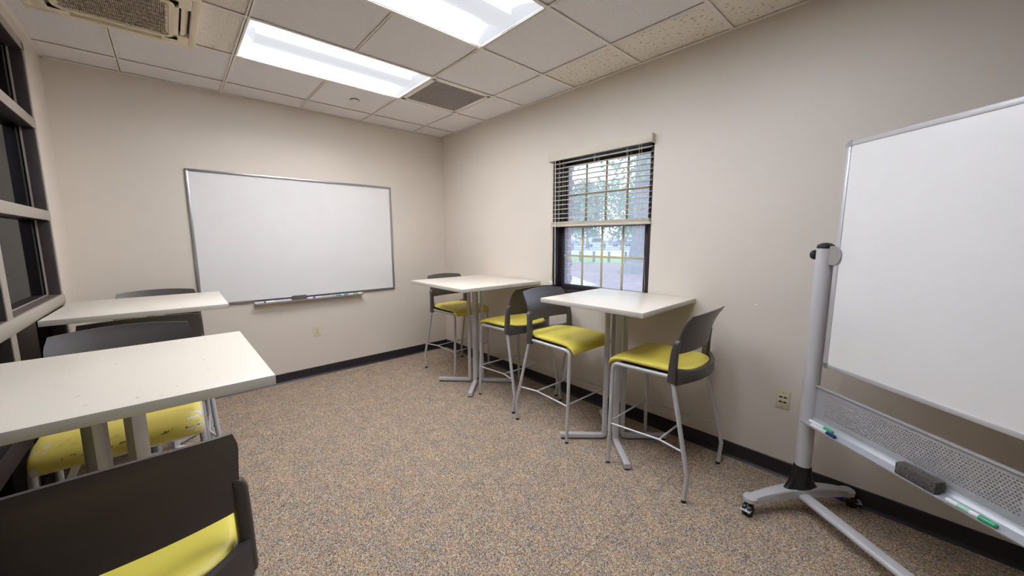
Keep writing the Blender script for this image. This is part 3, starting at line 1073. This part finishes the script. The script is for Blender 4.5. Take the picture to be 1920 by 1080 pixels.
def make_stool(label, seatmat='yellow'):
    t = thing('bar_stool', label, 'stool', (0, 0, 0), 0, 'yellow and charcoal bar stools')
    tr = 0.0122
    for s in (-1, 1):
        # front leg: foot, long leg, bend, side rail that carries the seat
        b = MB()
        b.tube([(s * 0.247, 0.247, 0.012), (s * 0.228, 0.246, 0.674), (s * 0.232, -0.150, 0.684)], tr, 14, fillet=0.045, fseg=8)
        lg = b.build('leg', 'tube', t)
        MB().cyl((s * 0.2473, 0.247, 0.0), (s * 0.247, 0.247, 0.016), 0.0122, 0.0120, 14).build('glide', 'rubber', lg)
        b = MB()
        b.tube([(s * 0.240, -0.140, 0.676), (s * 0.265, -0.262, 0.150), (s * 0.266, -0.250, 0.012)], 0.0125, 14, fillet=0.06, fseg=6)
        lg = b.build('leg', 'tube', t)
        MB().cyl((s * 0.266, -0.2495, 0.0), (s * 0.266, -0.25, 0.016), 0.0132, 0.0130, 14).build('glide', 'rubber', lg)
        # side stretcher with outward kink near the rear leg
        b = MB()
        b.tube([(s * 0.240, 0.246, 0.272), (s * 0.222, -0.075, 0.282), (s * 0.259, -0.232, 0.284)], 0.0062, 10, fillet=0.03)
        b.build('stretcher', 'tube', t)
    MB().tube([(-0.239, 0.246, 0.284), (0.239, 0.246, 0.284)], 0.0062, 10).build('footrest', 'tube', t)
    MB().tube([(-0.222, -0.075, 0.284), (0.222, -0.075, 0.284)], 0.0062, 10).build('stretcher', 'tube', t)
    # seat pad : rings across, marching from rear to the drooping front edge
    path = []
    stations = [(-0.212, 0.712, 0.010, 0.04), (-0.208, 0.713, 0.016, 0.10), (-0.196, 0.7145, 0.019, 0.150), (-0.175, 0.7155, 0.0205, 0.188), (-0.14, 0.7165, 0.0215, 0.212), (-0.10, 0.717, 0.022, 0.224),
                (0.00, 0.7175, 0.0225, 0.231), (0.10, 0.7170, 0.0225, 0.234), (0.165, 0.7155, 0.022, 0.235), (0.210, 0.711, 0.021, 0.235), (0.242, 0.702, 0.020, 0.235), (0.263, 0.688, 0.0185, 0.234), (0.274, 0.672, 0.016, 0.232), (0.278, 0.662, 0.012, 0.229), (0.280, 0.655, 0.005, 0.225)]
    rs = []
    for i, (y, z, th, hw_) in enumerate(stations):
        a = stations[max(i - 1, 0)]
        c = stations[min(i + 1, len(stations) - 1)]
        T_ = Vector((0, c[0] - a[0], c[1] - a[1])).normalized()
        N_ = Vector((0, -T_.z, T_.y))
        ring = []
        n = 40
        for k in range(n):
            an = 2 * math.pi * k / n
            ca, sa = math.cos(an), math.sin(an)
            ex = 2 / 5.5
            px = math.copysign(abs(ca) ** ex, ca) * hw_
            pn = math.copysign(abs(sa) ** (2 / 2.6), sa) * th
            dish = -0.006 * (1 - (px / hw_) ** 2) * (1 if pn > 0 else 0) * (1 if i > 3 and i < 9 else 0.4)
            ring.append(Vector((px, y, z)) + N_ * (pn + dish))
        rs.append(ring)
    MB().rings(rs).build('seat', seatmat, t, smooth=50)
    # black pan beneath the pad
    b = MB()
    b.box(-0.214, 0.214, -0.170, 0.20, 0.684, 0.698, 0.005)
    b.build('seat_pan', 'black', t)
    # backrest panel, curved around the sitter
    nx, nz = 18, 12
    z0, z1 = 0.822, 1.046
    front, rear = [], []
    for j in range(nz + 1):
        f = j / nz
        row_f, row_r = [], []
        for i in range(nx + 1):
            u = -1 + 2 * i / nx
            zz = z0 + (z1 - z0) * f + (0.014 * (1 - u * u) if j == nz else 0.014 * (1 - u * u) * f)
            if zz > z1 + 0.02:
                zz = z1 + 0.02
            hwz = 0.233 + 0.006 * f - 0.012 * max(0, f - 0.8) / 0.2
            x = u * hwz
            y = back_y(x, zz, 0.040)
            row_f.append(Vector((x, y + 0.0045, zz)))
            row_r.append(Vector((x, y - 0.0045, zz)))
        front.append(row_f)
        rear.append(row_r)
    b = MB()
    bb = bmesh.new()
    VF = [[bb.verts.new(p) for p in r] for r in front]
    VR = [[bb.verts.new(p) for p in r] for r in rear]
    for j in range(nz):
        for i in range(nx):
            bb.faces.new((VF[j][i], VF[j][i + 1], VF[j + 1][i + 1], VF[j + 1][i]))
            bb.faces.new((VR[j][i + 1], VR[j][i], VR[j + 1][i], VR[j + 1][i + 1]))
    for i in range(nx):
        bb.faces.new((VF[0][i + 1], VF[0][i], VR[0][i], VR[0][i + 1]))
        bb.faces.new((VF[nz][i], VF[nz][i + 1], VR[nz][i + 1], VR[nz][i]))
    for j in range(nz):
        bb.faces.new((VF[j][0], VF[j + 1][0], VR[j + 1][0], VR[j][0]))
        bb.faces.new((VF[j + 1][nx], VF[j][nx], VR[j][nx], VR[j + 1][nx]))
    b._add(bb)
    b.build('backrest', 'plastic', t, smooth=40)
    # U shaped frame: two uprights with rounded tops and the rail that wraps the rear of the seat
    b = MB()
    for s in (-1, 1):
        rs = []
        for z, w_, d_, dx, dy in ((0.655, 0.030, 0.050, 0, 0.002), (0.662, 0.034, 0.054, 0, 0.002), (0.74, 0.034, 0.046, -0.001, 0), (0.82, 0.034, 0.040, -0.003, -0.003), (0.876, 0.033, 0.036, -0.005, -0.006), (0.895, 0.027, 0.031, -0.009, -0.010), (0.904, 0.014, 0.020, -0.014, -0.014)):
            x = s * (0.240 + dx)
            y = -0.142 + dy + (back_y(0.245, z, 0) + 0.15) * 0.6
            rs.append([(x + u, y + v, z) for u, v in rrect(w_, d_, min(w_, d_) * 0.3, 3)])
        b.rings(rs)
    # bottom rail as a curved band
    rs = []
    n = 22
    for i in range(n + 1):
        u = -1 + 2 * i / n
        x = u * 0.238
        y = -0.160 - 0.074 * (1 - abs(u) ** 2.6)
        hgt = 0.030 + 0.018 * abs(u) ** 4
        sec = rrect(0.026, 1.0, 0.008, 2)
        # tangent in plan
        dydx = 0.074 * 2.6 * abs(u) ** 1.6 * (1 if u > 0 else -1) / 0.238
        nn = Vector((-dydx, 1, 0)).normalized()
        zc = 0.694
        rs.append([Vector((x, y, zc)) + nn * a + Vector((0, 0, c * 1.0 if False else (math.copysign(hgt, c) if abs(c) > 0.495 else math.copysign(hgt - 0.006, c)))) for a, c in sec])
    b.rings(rs)
    b.build('back_frame', 'plastic', t, smooth=50)
    return t

stools = [
    ('bar stool in the far right corner, facing the camera across the large bar table', (-0.347, -0.795), 185.0, 'yellow'),
    ('bar stool seen from behind on the near side of the far right corner table', (-0.388, -1.830), -1.0, 'yellow'),
    ('bar stool facing the camera between the two right-hand tables, scuffed yellow seat', (-0.445, -2.430), 180.0, 'yellow_reflections'),
    ('bar stool on the near side of the table below the window, seen whole from behind', (-0.423, -3.255), 0.8, 'yellow'),
    ('nearest bar stool, its charcoal back filling the lower left corner of the photo', (-2.842, -3.090), 0.0, 'yellow'),
    ('bar stool facing the camera under the nearest table, worn seat with chipped corners', (-2.874, -2.035), 180.0, 'yellow_worn'),
    ('bar stool between the two left tables, its back towards the camera', (-2.822, -1.335), 0.0, 'yellow'),
    ('bar stool behind the far left table, only the top of its back showing', (-2.790, -0.405), 180.0, 'yellow'),
]
proto = None
for lab, (x, y), rz, sm in stools:
    if proto is None:
        proto = make_stool(lab, sm)
        o = proto
    else:
        o = copy_tree(proto)
        o['label'] = lab
        if sm != 'yellow':
            for c in children(o):
                if c.name.startswith('seat') and not c.name.startswith('seat_pan'):
                    c.data = c.data.copy()
                    c.data.materials[0] = M[sm]
    o.location = (x, y, 0)
    o.rotation_euler = (0, 0, R(rz))

# ================================================================== ROLLING WHITEBOARD
AZ = 36.8
# local frame: x along the board (towards the camera side), y = away from viewer side ... front faces -y
P0 = Vector((-0.276, -3.950, 0))
Dv = Vector((-math.sin(R(AZ)), -math.cos(R(AZ)), 0))
rzb = math.atan2(Dv.y, Dv.x)
mb = thing('rolling_whiteboard', 'large double-sided whiteboard on a silver wheeled stand at the right', 'whiteboard', P0, rzb)
# in this frame local +x = Dv, local +y = left of Dv ; the room side must be found
ly = Vector((-math.sin(rzb), math.cos(rzb), 0))
SGN = 1 if (CAM - P0).dot(ly) > 0 else -1      # sign of local y facing the camera
LEN = 1.90
bx0, bx1, bz0, bz1 = 0.062, LEN - 0.062, 0.824, 1.898
MB().box(bx0 + 0.01, bx1 - 0.01, -0.009, 0.009, bz0 + 0.01, bz1 - 0.01).build('board_panel', 'board', mb, smooth=0)
b = MB()
sec_w = 0.022
b.box(bx0 + sec_w, bx1 - sec_w, -0.0135, 0.0135, bz1 - sec_w, bz1, 0.004).box(bx0 + sec_w, bx1 - sec_w, -0.0135, 0.0135, bz0, bz0 + sec_w, 0.004)
b.box(bx0, bx0 + sec_w, -0.0135, 0.0135, bz0 + sec_w, bz1 - sec_w, 0.004).box(bx1 - sec_w, bx1, -0.0135, 0.0135, bz0 + sec_w, bz1 - sec_w, 0.004)
b.build('board_frame', 'alu_white', mb)
for x in (bx0, bx1):
    s = 1 if x == bx0 else -1
    for z, q_ in ((bz0, 1), (bz1, -1)):
        b = MB()
        poly = [(0, 0.012), (0.012, 0), (0.026, 0), (0.026, 0.026), (0, 0.026)]
        pts = [(x + s * (a - 0.001), z + q_ * (c - 0.001)) for a, c in poly]
        rs = [[(u, y, v) for u, v in pts] for y in (-0.0145, 0.0145)]
        b.rings(rs)
        b.build('corner_cap', 'alu', mb)
def post(x, s):
    b = MB()
    n = 28
    sec = [(0.036 * math.cos(2 * math.pi * i / n), 0.036 * math.sin(2 * math.pi * i / n)) for i in range(n)]
    b.rings([[(x + a, c, z) for a, c in sec] for z in (0.235, 1.412)])
    p = b.build('post', 'silver', mb)
    c = MB()
    c.lathe([(0.0365, 1.408), (0.0368, 1.414), (0.034, 1.424), (0.024, 1.432), (0.010, 1.436), (0.001, 1.4365)], 28, mx=Matrix.Translation((x, 0, 0))).build('post_cap', 'black', p)
    # knob on the outer side
    c = MB()
    c.lathe([(0.010, 0.030), (0.014, 0.038), (0.024, 0.041), (0.026, 0.050), (0.024, 0.062), (0.016, 0.070), (0.004, 0.073)], 20, axis='x', mx=Matrix.Translation((x, 0, 1.375)) @ Matrix.Scale(-s, 4, (1, 0, 0)))
    c.build('knob', 'black', p)
    # pivot and half round clamp plates that hold the board
    c = MB()
    c.cyl((x + s * 0.030, 0, 1.375), (x + s * 0.052, 0, 1.375), 0.016, n=20)
    c.box(min(x + s * 0.034, x + s * 0.062), max(x + s * 0.034, x + s * 0.062), -0.017, 0.017, 1.335, 1.415, 0.003)
    c.build('pivot', 'alu', p)
    for yy in (-1, 1):
        poly = [(0.040, -0.046)]
        for k in range(11):
            a = R(-75 + 15 * k)
            poly.append((0.062 + 0.034 * math.cos(a), 0.047 * math.sin(a)))
        poly.append((0.040, 0.046))
        rs = [[(x + s * a, yv, 1.375 + c_) for a, c_ in poly] for yv in (yy * 0.014, yy * 0.0185)]
        c = MB().rings(rs)
        c.cyl((x + s * 0.078, yy * 0.018, 1.375), (x + s * 0.078, yy * 0.0195, 1.375), 0.004, n=12)
        c.build('clamp', 'alu', p)
    return p
post(0, 1)
post(LEN, -1)
# boots and arched feet
def foot(x):
    b = MB()
    rs = []
    for z, hx_, hy_ in ((0.258, 0.0372, 0.0375), (0.252, 0.0395, 0.0405), (0.215, 0.0385, 0.046), (0.175, 0.0365, 0.059), (0.145, 0.0350, 0.080), (0.120, 0.0340, 0.104)):
        n = 28
        rs.append([(x + hx_ * math.cos(2 * math.pi * i / n), hy_ * math.sin(2 * math.pi * i / n), z) for i in range(n)])
    b.rings(rs)
    b.build('post_boot', 'black', mb)
    b = MB()
    rs = []
    n = 24
    for i in range(n + 1):
        u = -1 + 2 * i / n
        y = u * 0.285
        zt = 0.136 - 0.044 * abs(u) ** 1.9
        zb = max(0.086 - 0.020 * abs(u) ** 1.6, 0.0) if abs(u) < 0.85 else zt - 0.026
        w_ = 0.035 - 0.009 * abs(u)
        rs.append([(x - w_, y, zb), (x - w_ * 1.0, y, zt - 0.006), (x - w_ * 0.86, y, zt), (x + w_ * 0.86, y, zt), (x + w_, y, zt - 0.006), (x + w_, y, zb)])
    b.rings(rs)
    for s in (-1, 1):
        b.cyl((x, s * 0.282, 0.070), (x, s * 0.282, 0.092), 0.034, 0.035, 28)
        b.cyl((x, s * 0.282, 0.092), (x, s * 0.282, 0.096), 0.035, 0.029, 28)
    b.build('foot', 'alu_white', mb)
    for s in (-1, 1):
        g = MB()
        g.cyl((0, 0, 0.056), (0, 0, 0.071), 0.015, n=16)
        g.box(-0.0035, 0.0035, -0.010, 0.030, 0.020, 0.060, 0.003).box(-0.021, 0.021, -0.012, 0.010, 0.050, 0.060, 0.004)
        cc = g.build('caster', 'alu', mb)
        cc.location = (x, s * 0.285, 0)
        cc.rotation_euler = (0, 0, R(32 * SGN) if s > 0 else R(180 - 32 * SGN))
        g = MB()
        g.lathe([(0.006, -0.022), (0.025, -0.022), (0.0285, -0.018), (0.0285, -0.005), (0.010, -0.0045), (0.010, 0.0045), (0.0285, 0.005), (0.0285, 0.018), (0.025, 0.022), (0.006, 0.022)], 28, axis='x', mx=Matrix.Translation((0, 0.020, 0.0285)))
        g.build('wheel', 'black', cc)
        g = MB()
        g.box(-0.024, 0.024, 0.030, 0.062, 0.033, 0.038, 0.002)
        lv = g.build('brake_lever', 'alu_white', cc)
        if x == 0 and s * SGN < 0:
            g = MB()
            g.box(-0.036, -0.026, -0.034, 0.006, 0.010, 0.026, 0.002)
            g.build('brake_tab', 'purple', cc, label='purple brake tab')
foot(0)
foot(LEN)
# base bar between the feet
sec = rrect(0.060, 0.028, 0.012, 4)
b = MB()
b.rings([[(x, u + SGN * 0.004, 0.096 + v) for u, v in sec] for x in (0.030, LEN - 0.022)])
b.build('base_bar', 'silver', mb)
# perforated shelf with pen tray
sh0, sh1 = 0.030, LEN - 0.030
zb, ztp = 0.538, 0.712
b = MB()
# solid frame strips around the perforated fields
fields = [(0.085, 0.775), (LEN - 0.775, LEN - 0.085)]
hz0, hz1 = 0.572, 0.690
yth = 0.0012
xs = [sh0, fields[0][0], fields[0][1], fields[1][0], fields[1][1], sh1]
b.box(sh0, sh1, -yth, yth, hz1, ztp)
b.box(sh0, sh1, -yth, yth, zb, hz0)
b.box(xs[0], xs[1], -yth, yth, hz0, hz1).box(xs[2], xs[3], -yth, yth, hz0, hz1).box(xs[4], xs[5], -yth, yth, hz0, hz1)
b.box(sh0, sh1, -0.009, 0.009, ztp - 0.004, ztp + 0.002, 0.001)
bb = bmesh.new()
def perf(x0, x1, z0, z1, nx, nz):
    """staggered round holes punched through the sheet"""
    cw, ch = (x1 - x0) / nx, (z1 - z0) / nz
    rr = 0.0035
    for j in range(nz):
        az, bz = z0 + j * ch, z0 + (j + 1) * ch
        odd = j % 2
        if odd:
            for ax, bx_ in ((x0, x0 + cw / 2), (x1 - cw / 2, x1)):
                for yy in (SGN * yth, -SGN * yth):
                    bb.faces.new([bb.verts.new((p, yy, q_)) for p, q_ in ((ax, az), (bx_, az), (bx_, bz), (ax, bz))])
        for i in range(nx - odd):
            ax = x0 + (i + 0.5 * odd) * cw
            bx_ = ax + cw
            c0, c1 = (ax + bx_) / 2, (az + bz) / 2
            outer = [(bx_, c1), (bx_, bz), (c0, bz), (ax, bz), (ax, c1), (ax, az), (c0, az), (bx_, az)]
            inner = [(c0 + rr * math.cos(R(45 * k)), c1 + rr * math.sin(R(45 * k))) for k in range(8)]
            vo = [bb.verts.new((p[0], SGN * yth, p[1])) for p in outer]
            vi = [bb.verts.new((p[0], SGN * yth, p[1])) for p in inner]
            vb = [bb.verts.new((p[0], -SGN * yth, p[1])) for p in inner]
            vo2 = [bb.verts.new((p[0], -SGN * yth, p[1])) for p in outer]
            for k in range(8):
                l = (k + 1) % 8
                bb.faces.new((vo[k], vo[l], vi[l], vi[k]))
                bb.faces.new((vi[k], vi[l], vb[l], vb[k]))
                bb.faces.new((vb[k], vb[l], vo2[l], vo2[k]))
for f0, f1 in fields:
    perf(f0, f1, hz0, hz1, 66, 12)
b._add(bb)
# tray: bottom curves out to the viewer and ends in a small upturned lip
sec = [(0.0, 0.545), (0.004, 0.532), (0.014, 0.522), (0.060, 0.516), (0.068, 0.519), (0.071, 0.526), (0.069, 0.527), (0.065, 0.521), (0.058, 0.5185), (0.015, 0.5245), (0.006, 0.534), (0.002, 0.545)]
b.rings([[(x, SGN * a, c) for a, c in sec] for x in (sh0, sh1)])
b.build('shelf', 'shelf_grey', mb, smooth=30)

def on_shelf(s, off, z):
    v = P0 + Dv * s + ly * (SGN * off)
    return (v.x, v.y, z)
tm = marker('marker', on_shelf(0.105, 0.030, 0.5225), rzb, 'marker_white', 'green', 'green-capped marker on the rolling board shelf, nearest the silver post')
tm = marker('marker', on_shelf(0.140, 0.052, 0.5185), rzb + R(1), 'marker_white', 'navy', 'navy-capped white marker on the front of the rolling board shelf by the post')
tm = marker('marker', on_shelf(0.690, 0.050, 0.5190), rzb, 'marker_white', 'green', 'white marker with green cap and green label, right of the shelf eraser', length=0.135)
band(tm, -0.034, 0.000, 'mint')
e = eraser('board_eraser', on_shelf(0.525, 0.034, 0.5215), rzb, 'felt_dark', 'felt', 'dark worn felt eraser lying on the perforated shelf of the rolling whiteboard', l=0.135, h=0.046, w_=0.044)
if SGN > 0:
    e.rotation_euler = (0, 0, rzb + math.pi)

# ================================================================== OUTSIDE
GZ = -0.30
aim = Vector((math.sin(R(56)), math.cos(R(56)), 0))
acr = Vector((aim.y, -aim.x, 0))
C0 = Vector((CAM.x, CAM.y, 0))
def G(dist, lat, z=GZ):
    v = C0 + aim * dist + acr * lat
    return Vector((v.x, v.y, z))
b = MB()
b.box(0.27, 260, -140, 240, GZ - 0.4, GZ - 0.02)
struct(b.build('ground', 'mulch', smooth=0))
def strip(name, d0, d1, m_, z):
    b = MB()
    p = [G(d0, -120, GZ + z), G(d0, 120, GZ + z), G(d1, 120, GZ + z), G(d1, -120, GZ + z)]
    b.rings([[Vector(v) for v in p], [Vector(v) + Vector((0, 0, 0.02)) for v in p]])
    struct(b.build(name, m_, smooth=0))
strip('ground_lawn', 27.5, 36, 'grass', -0.012)
strip('ground_pavement', 36, 56, 'concrete', -0.008)
strip('ground_parking', 62, 130, 'concrete', -0.010)
strip('ground_road', 56, 62, 'asphalt', -0.009)
# white path near the wall
b = MB()
b.prism([(6.0, 5.2), (9.2, 4.0), (17.0, 15.0), (14.0, 17.0)], GZ - 0.02, GZ + 0.01)
struct(b.build('ground_path', 'concrete', smooth=0))

def trunk(name, base, r, h, lean=(0, 0), flare=1.9):
    bm_ = MB()
    rs = []
    n = 28
    for k in range(14):
        f = k / 13
        z = h * f ** 1.6
        rr = r * (1 + (flare - 1) * math.exp(-z / 0.55)) * (1 - 0.25 * f)
        ring = []
        for i in range(n):
            a = 2 * math.pi * i / n
            q_ = rr * (1 + 0.10 * math.sin(5 * a + 1.3) * math.exp(-z / 1.2) + 0.03 * math.sin(11 * a + z))
            ring.append((base[0] + lean[0] * z + q_ * math.cos(a), base[1] + lean[1] * z + q_ * math.sin(a), base[2] - 0.05 + z))
        rs.append(ring)
    bm_.rings(rs)
    return bm_
def crown(c, rad, n, size, flat=0.7, seed=1):
    rnd = random.Random(seed)
    b = MB()
    bb = bmesh.new()
    clumps = [(Vector((rnd.uniform(-1, 1), rnd.uniform(-1, 1), rnd.uniform(-1, 1))) * 0.75, rnd.uniform(0.25, 0.5)) for _ in range(22)]
    for _ in range(n):
        cl, cr_ = rnd.choice(clumps)
        v = Vector((rnd.gauss(0, 1), rnd.gauss(0, 1), rnd.gauss(0, 1)))
        v = v.normalized() * cr_ * rnd.random() ** 0.4
        p = cl + v
        p = Vector((p.x * rad, p.y * rad, p.z * rad * flat)) + c
        a = Vector((rnd.gauss(0, 1), rnd.gauss(0, 1), rnd.gauss(0, 1))).normalized()
        d = a.orthogonal().normalized()
        e_ = a.cross(d)
        s = size * rnd.uniform(0.6, 1.3)
        bb.faces.new([bb.verts.new(p + d * s), bb.verts.new(p + e_ * s * 0.5), bb.verts.new(p - d * s), bb.verts.new(p - e_ * s * 0.5)])
    b._add(bb)
    return b
# big oak close to the building
TB = G(20.6, 1.95)
t = thing('oak_tree', 'huge tree trunk with flared base just outside the window', 'tree', TB)
trunk('trunk', (0, 0, 0), 0.62, 9.0, (0.01, 0.01), 2.2).build('trunk', 'bark', t)
crown(Vector((-2.2, 3.2, 7.2)), 6.0, 7000, 0.15, 0.42, 3).build('foliage', 'leaf', t, smooth=0)
# row of trees beyond the parking area
far = [(48, -10.5, 5.2, 6.2, 11), (68, -3.0, 5.0, 6.6, 12), (70, 7.5, 6.0, 6.6, 13), (70, -19, 6.5, 6.8, 14), (98, -10, 8.5, 6.6, 15), (104, 8, 9.5, 7.0, 16), (108, -31, 10, 7.4, 17)]
names = ['nearest small leafy tree, at the left of the view through the window', 'leafy tree in the middle of the view through the window, before the cars',
         'leafy tree just left of the huge trunk in the window view', 'leafy tree at the left edge of the window view, set further back',
         'tall distant tree behind the parked cars, left of centre in the window', 'tall distant tree behind the parked cars, centre right in the window',
         'distant tree behind the left trees of the window view']
for (d_, l_, rad, hc, sd), nm in zip(far, names):
    p = G(d_, l_)
    t = thing('leafy_tree', nm, 'tree', p, 0, 'trees beyond the lawn')
    trunk('trunk', (0, 0, 0), 0.22, hc * 0.7, (0, 0), 1.5).build('trunk', 'bark', t)
    crown(Vector((0, 0, hc + 1.0)), rad, 4200, 0.26 + d_ * 0.002, 1.0, sd).build('foliage', 'leaf', t, smooth=0)
# bollards along the lawn
b0 = None
pos = ['first', 'second', 'third', 'fourth']
for k, (u, dist) in enumerate(((1087, 28.8), (1112, 28.6), (1140, 28.3), (1171, 28.0))):
    ang = YAW + math.atan((u - 960) / 701.8 / math.cos(PITCH))
    rr = dist
    p = C0 + Vector((math.sin(ang), math.cos(ang), 0)) * rr
    if b0 is None:
        b0 = MB().box(-0.07, 0.07, -0.07, 0.07, 0, 0.78, 0.01).box(-0.08, 0.08, -0.08, 0.08, 0.78, 0.82, 0.02).build('bollard', 'iron')
        o = b0
    else:
        o = b0.copy()
        COL.objects.link(o)
    o.location = (p.x, p.y, GZ - 0.01)
    tag(o, '%s dark post from the left at the edge of the lawn outside the window' % pos[k], 'bollard', 'posts along the lawn')
# iron fence further away
fe = thing('iron_fence', 'long low dark iron fence beyond the lawn outside the window', 'fence', G(60, 0))
b = MB()
FO = Vector(G(60, 0))
for k in range(-12, 8):
    p = G(60, k * 2.4) - FO
    b.box(p.x - 0.06, p.x + 0.06, p.y - 0.06, p.y + 0.06, 0, 1.25, 0.01)
b.build('fence_posts', 'iron', fe)
b = MB()
for z in (0.35, 0.75, 1.05):
    b.tube([G(60, -29, z) - Vector((FO.x, FO.y, 0)), G(60, 18, z) - Vector((FO.x, FO.y, 0))], 0.03, 6)
b.build('fence_rails', 'iron', fe)

def car(label, p, rz, m_, van=False):
    t = thing('parked_car', label, 'car', p, rz, 'cars in the parking area')
    hgt = 1.9 if van else 1.45
    prof = [(-2.25, 0.35), (-2.3, 0.75), (-2.15, 0.95), (-1.5 if not van else -1.95, hgt - 0.08), (-1.1, hgt), (0.55, hgt), (1.35, 1.0), (2.1, 0.86), (2.28, 0.65), (2.25, 0.35)]
    b = MB()
    rs = [[(x, y, z) for x, z in prof] for y in (-0.85, 0.85)]
    b.rings(rs)
    b.build('car_body', m_, t)
    g = MB()
    wn = [(-1.45, 1.0), (-1.15, hgt - 0.12), (0.5, hgt - 0.12), (1.12, 1.0)]
    g.rings([[(x, y, z) for x, z in wn] for y in (-0.856, 0.856)])
    g.build('side_windows', 'carglass', t)
    for x in (-1.45, 1.4):
        for y in (-0.86, 0.66):
            MB().cyl((x, y, 0.32), (x, y + 0.2, 0.32), 0.32, n=20).build('wheel', 'rubber', t)
car('white parked car at the left of the row seen through the window', G(84, -8.6), R(-40), 'carwhite')
car('white parked van in the middle of the row seen through the window', G(80, -1.6), R(-34), 'carwhite', True)
car('grey parked car beside the white van seen through the window', G(84, 3.6), R(-36), 'cargrey')
car('maroon parked car partly behind the huge tree trunk', G(88, 8.4), R(-30), 'carred')
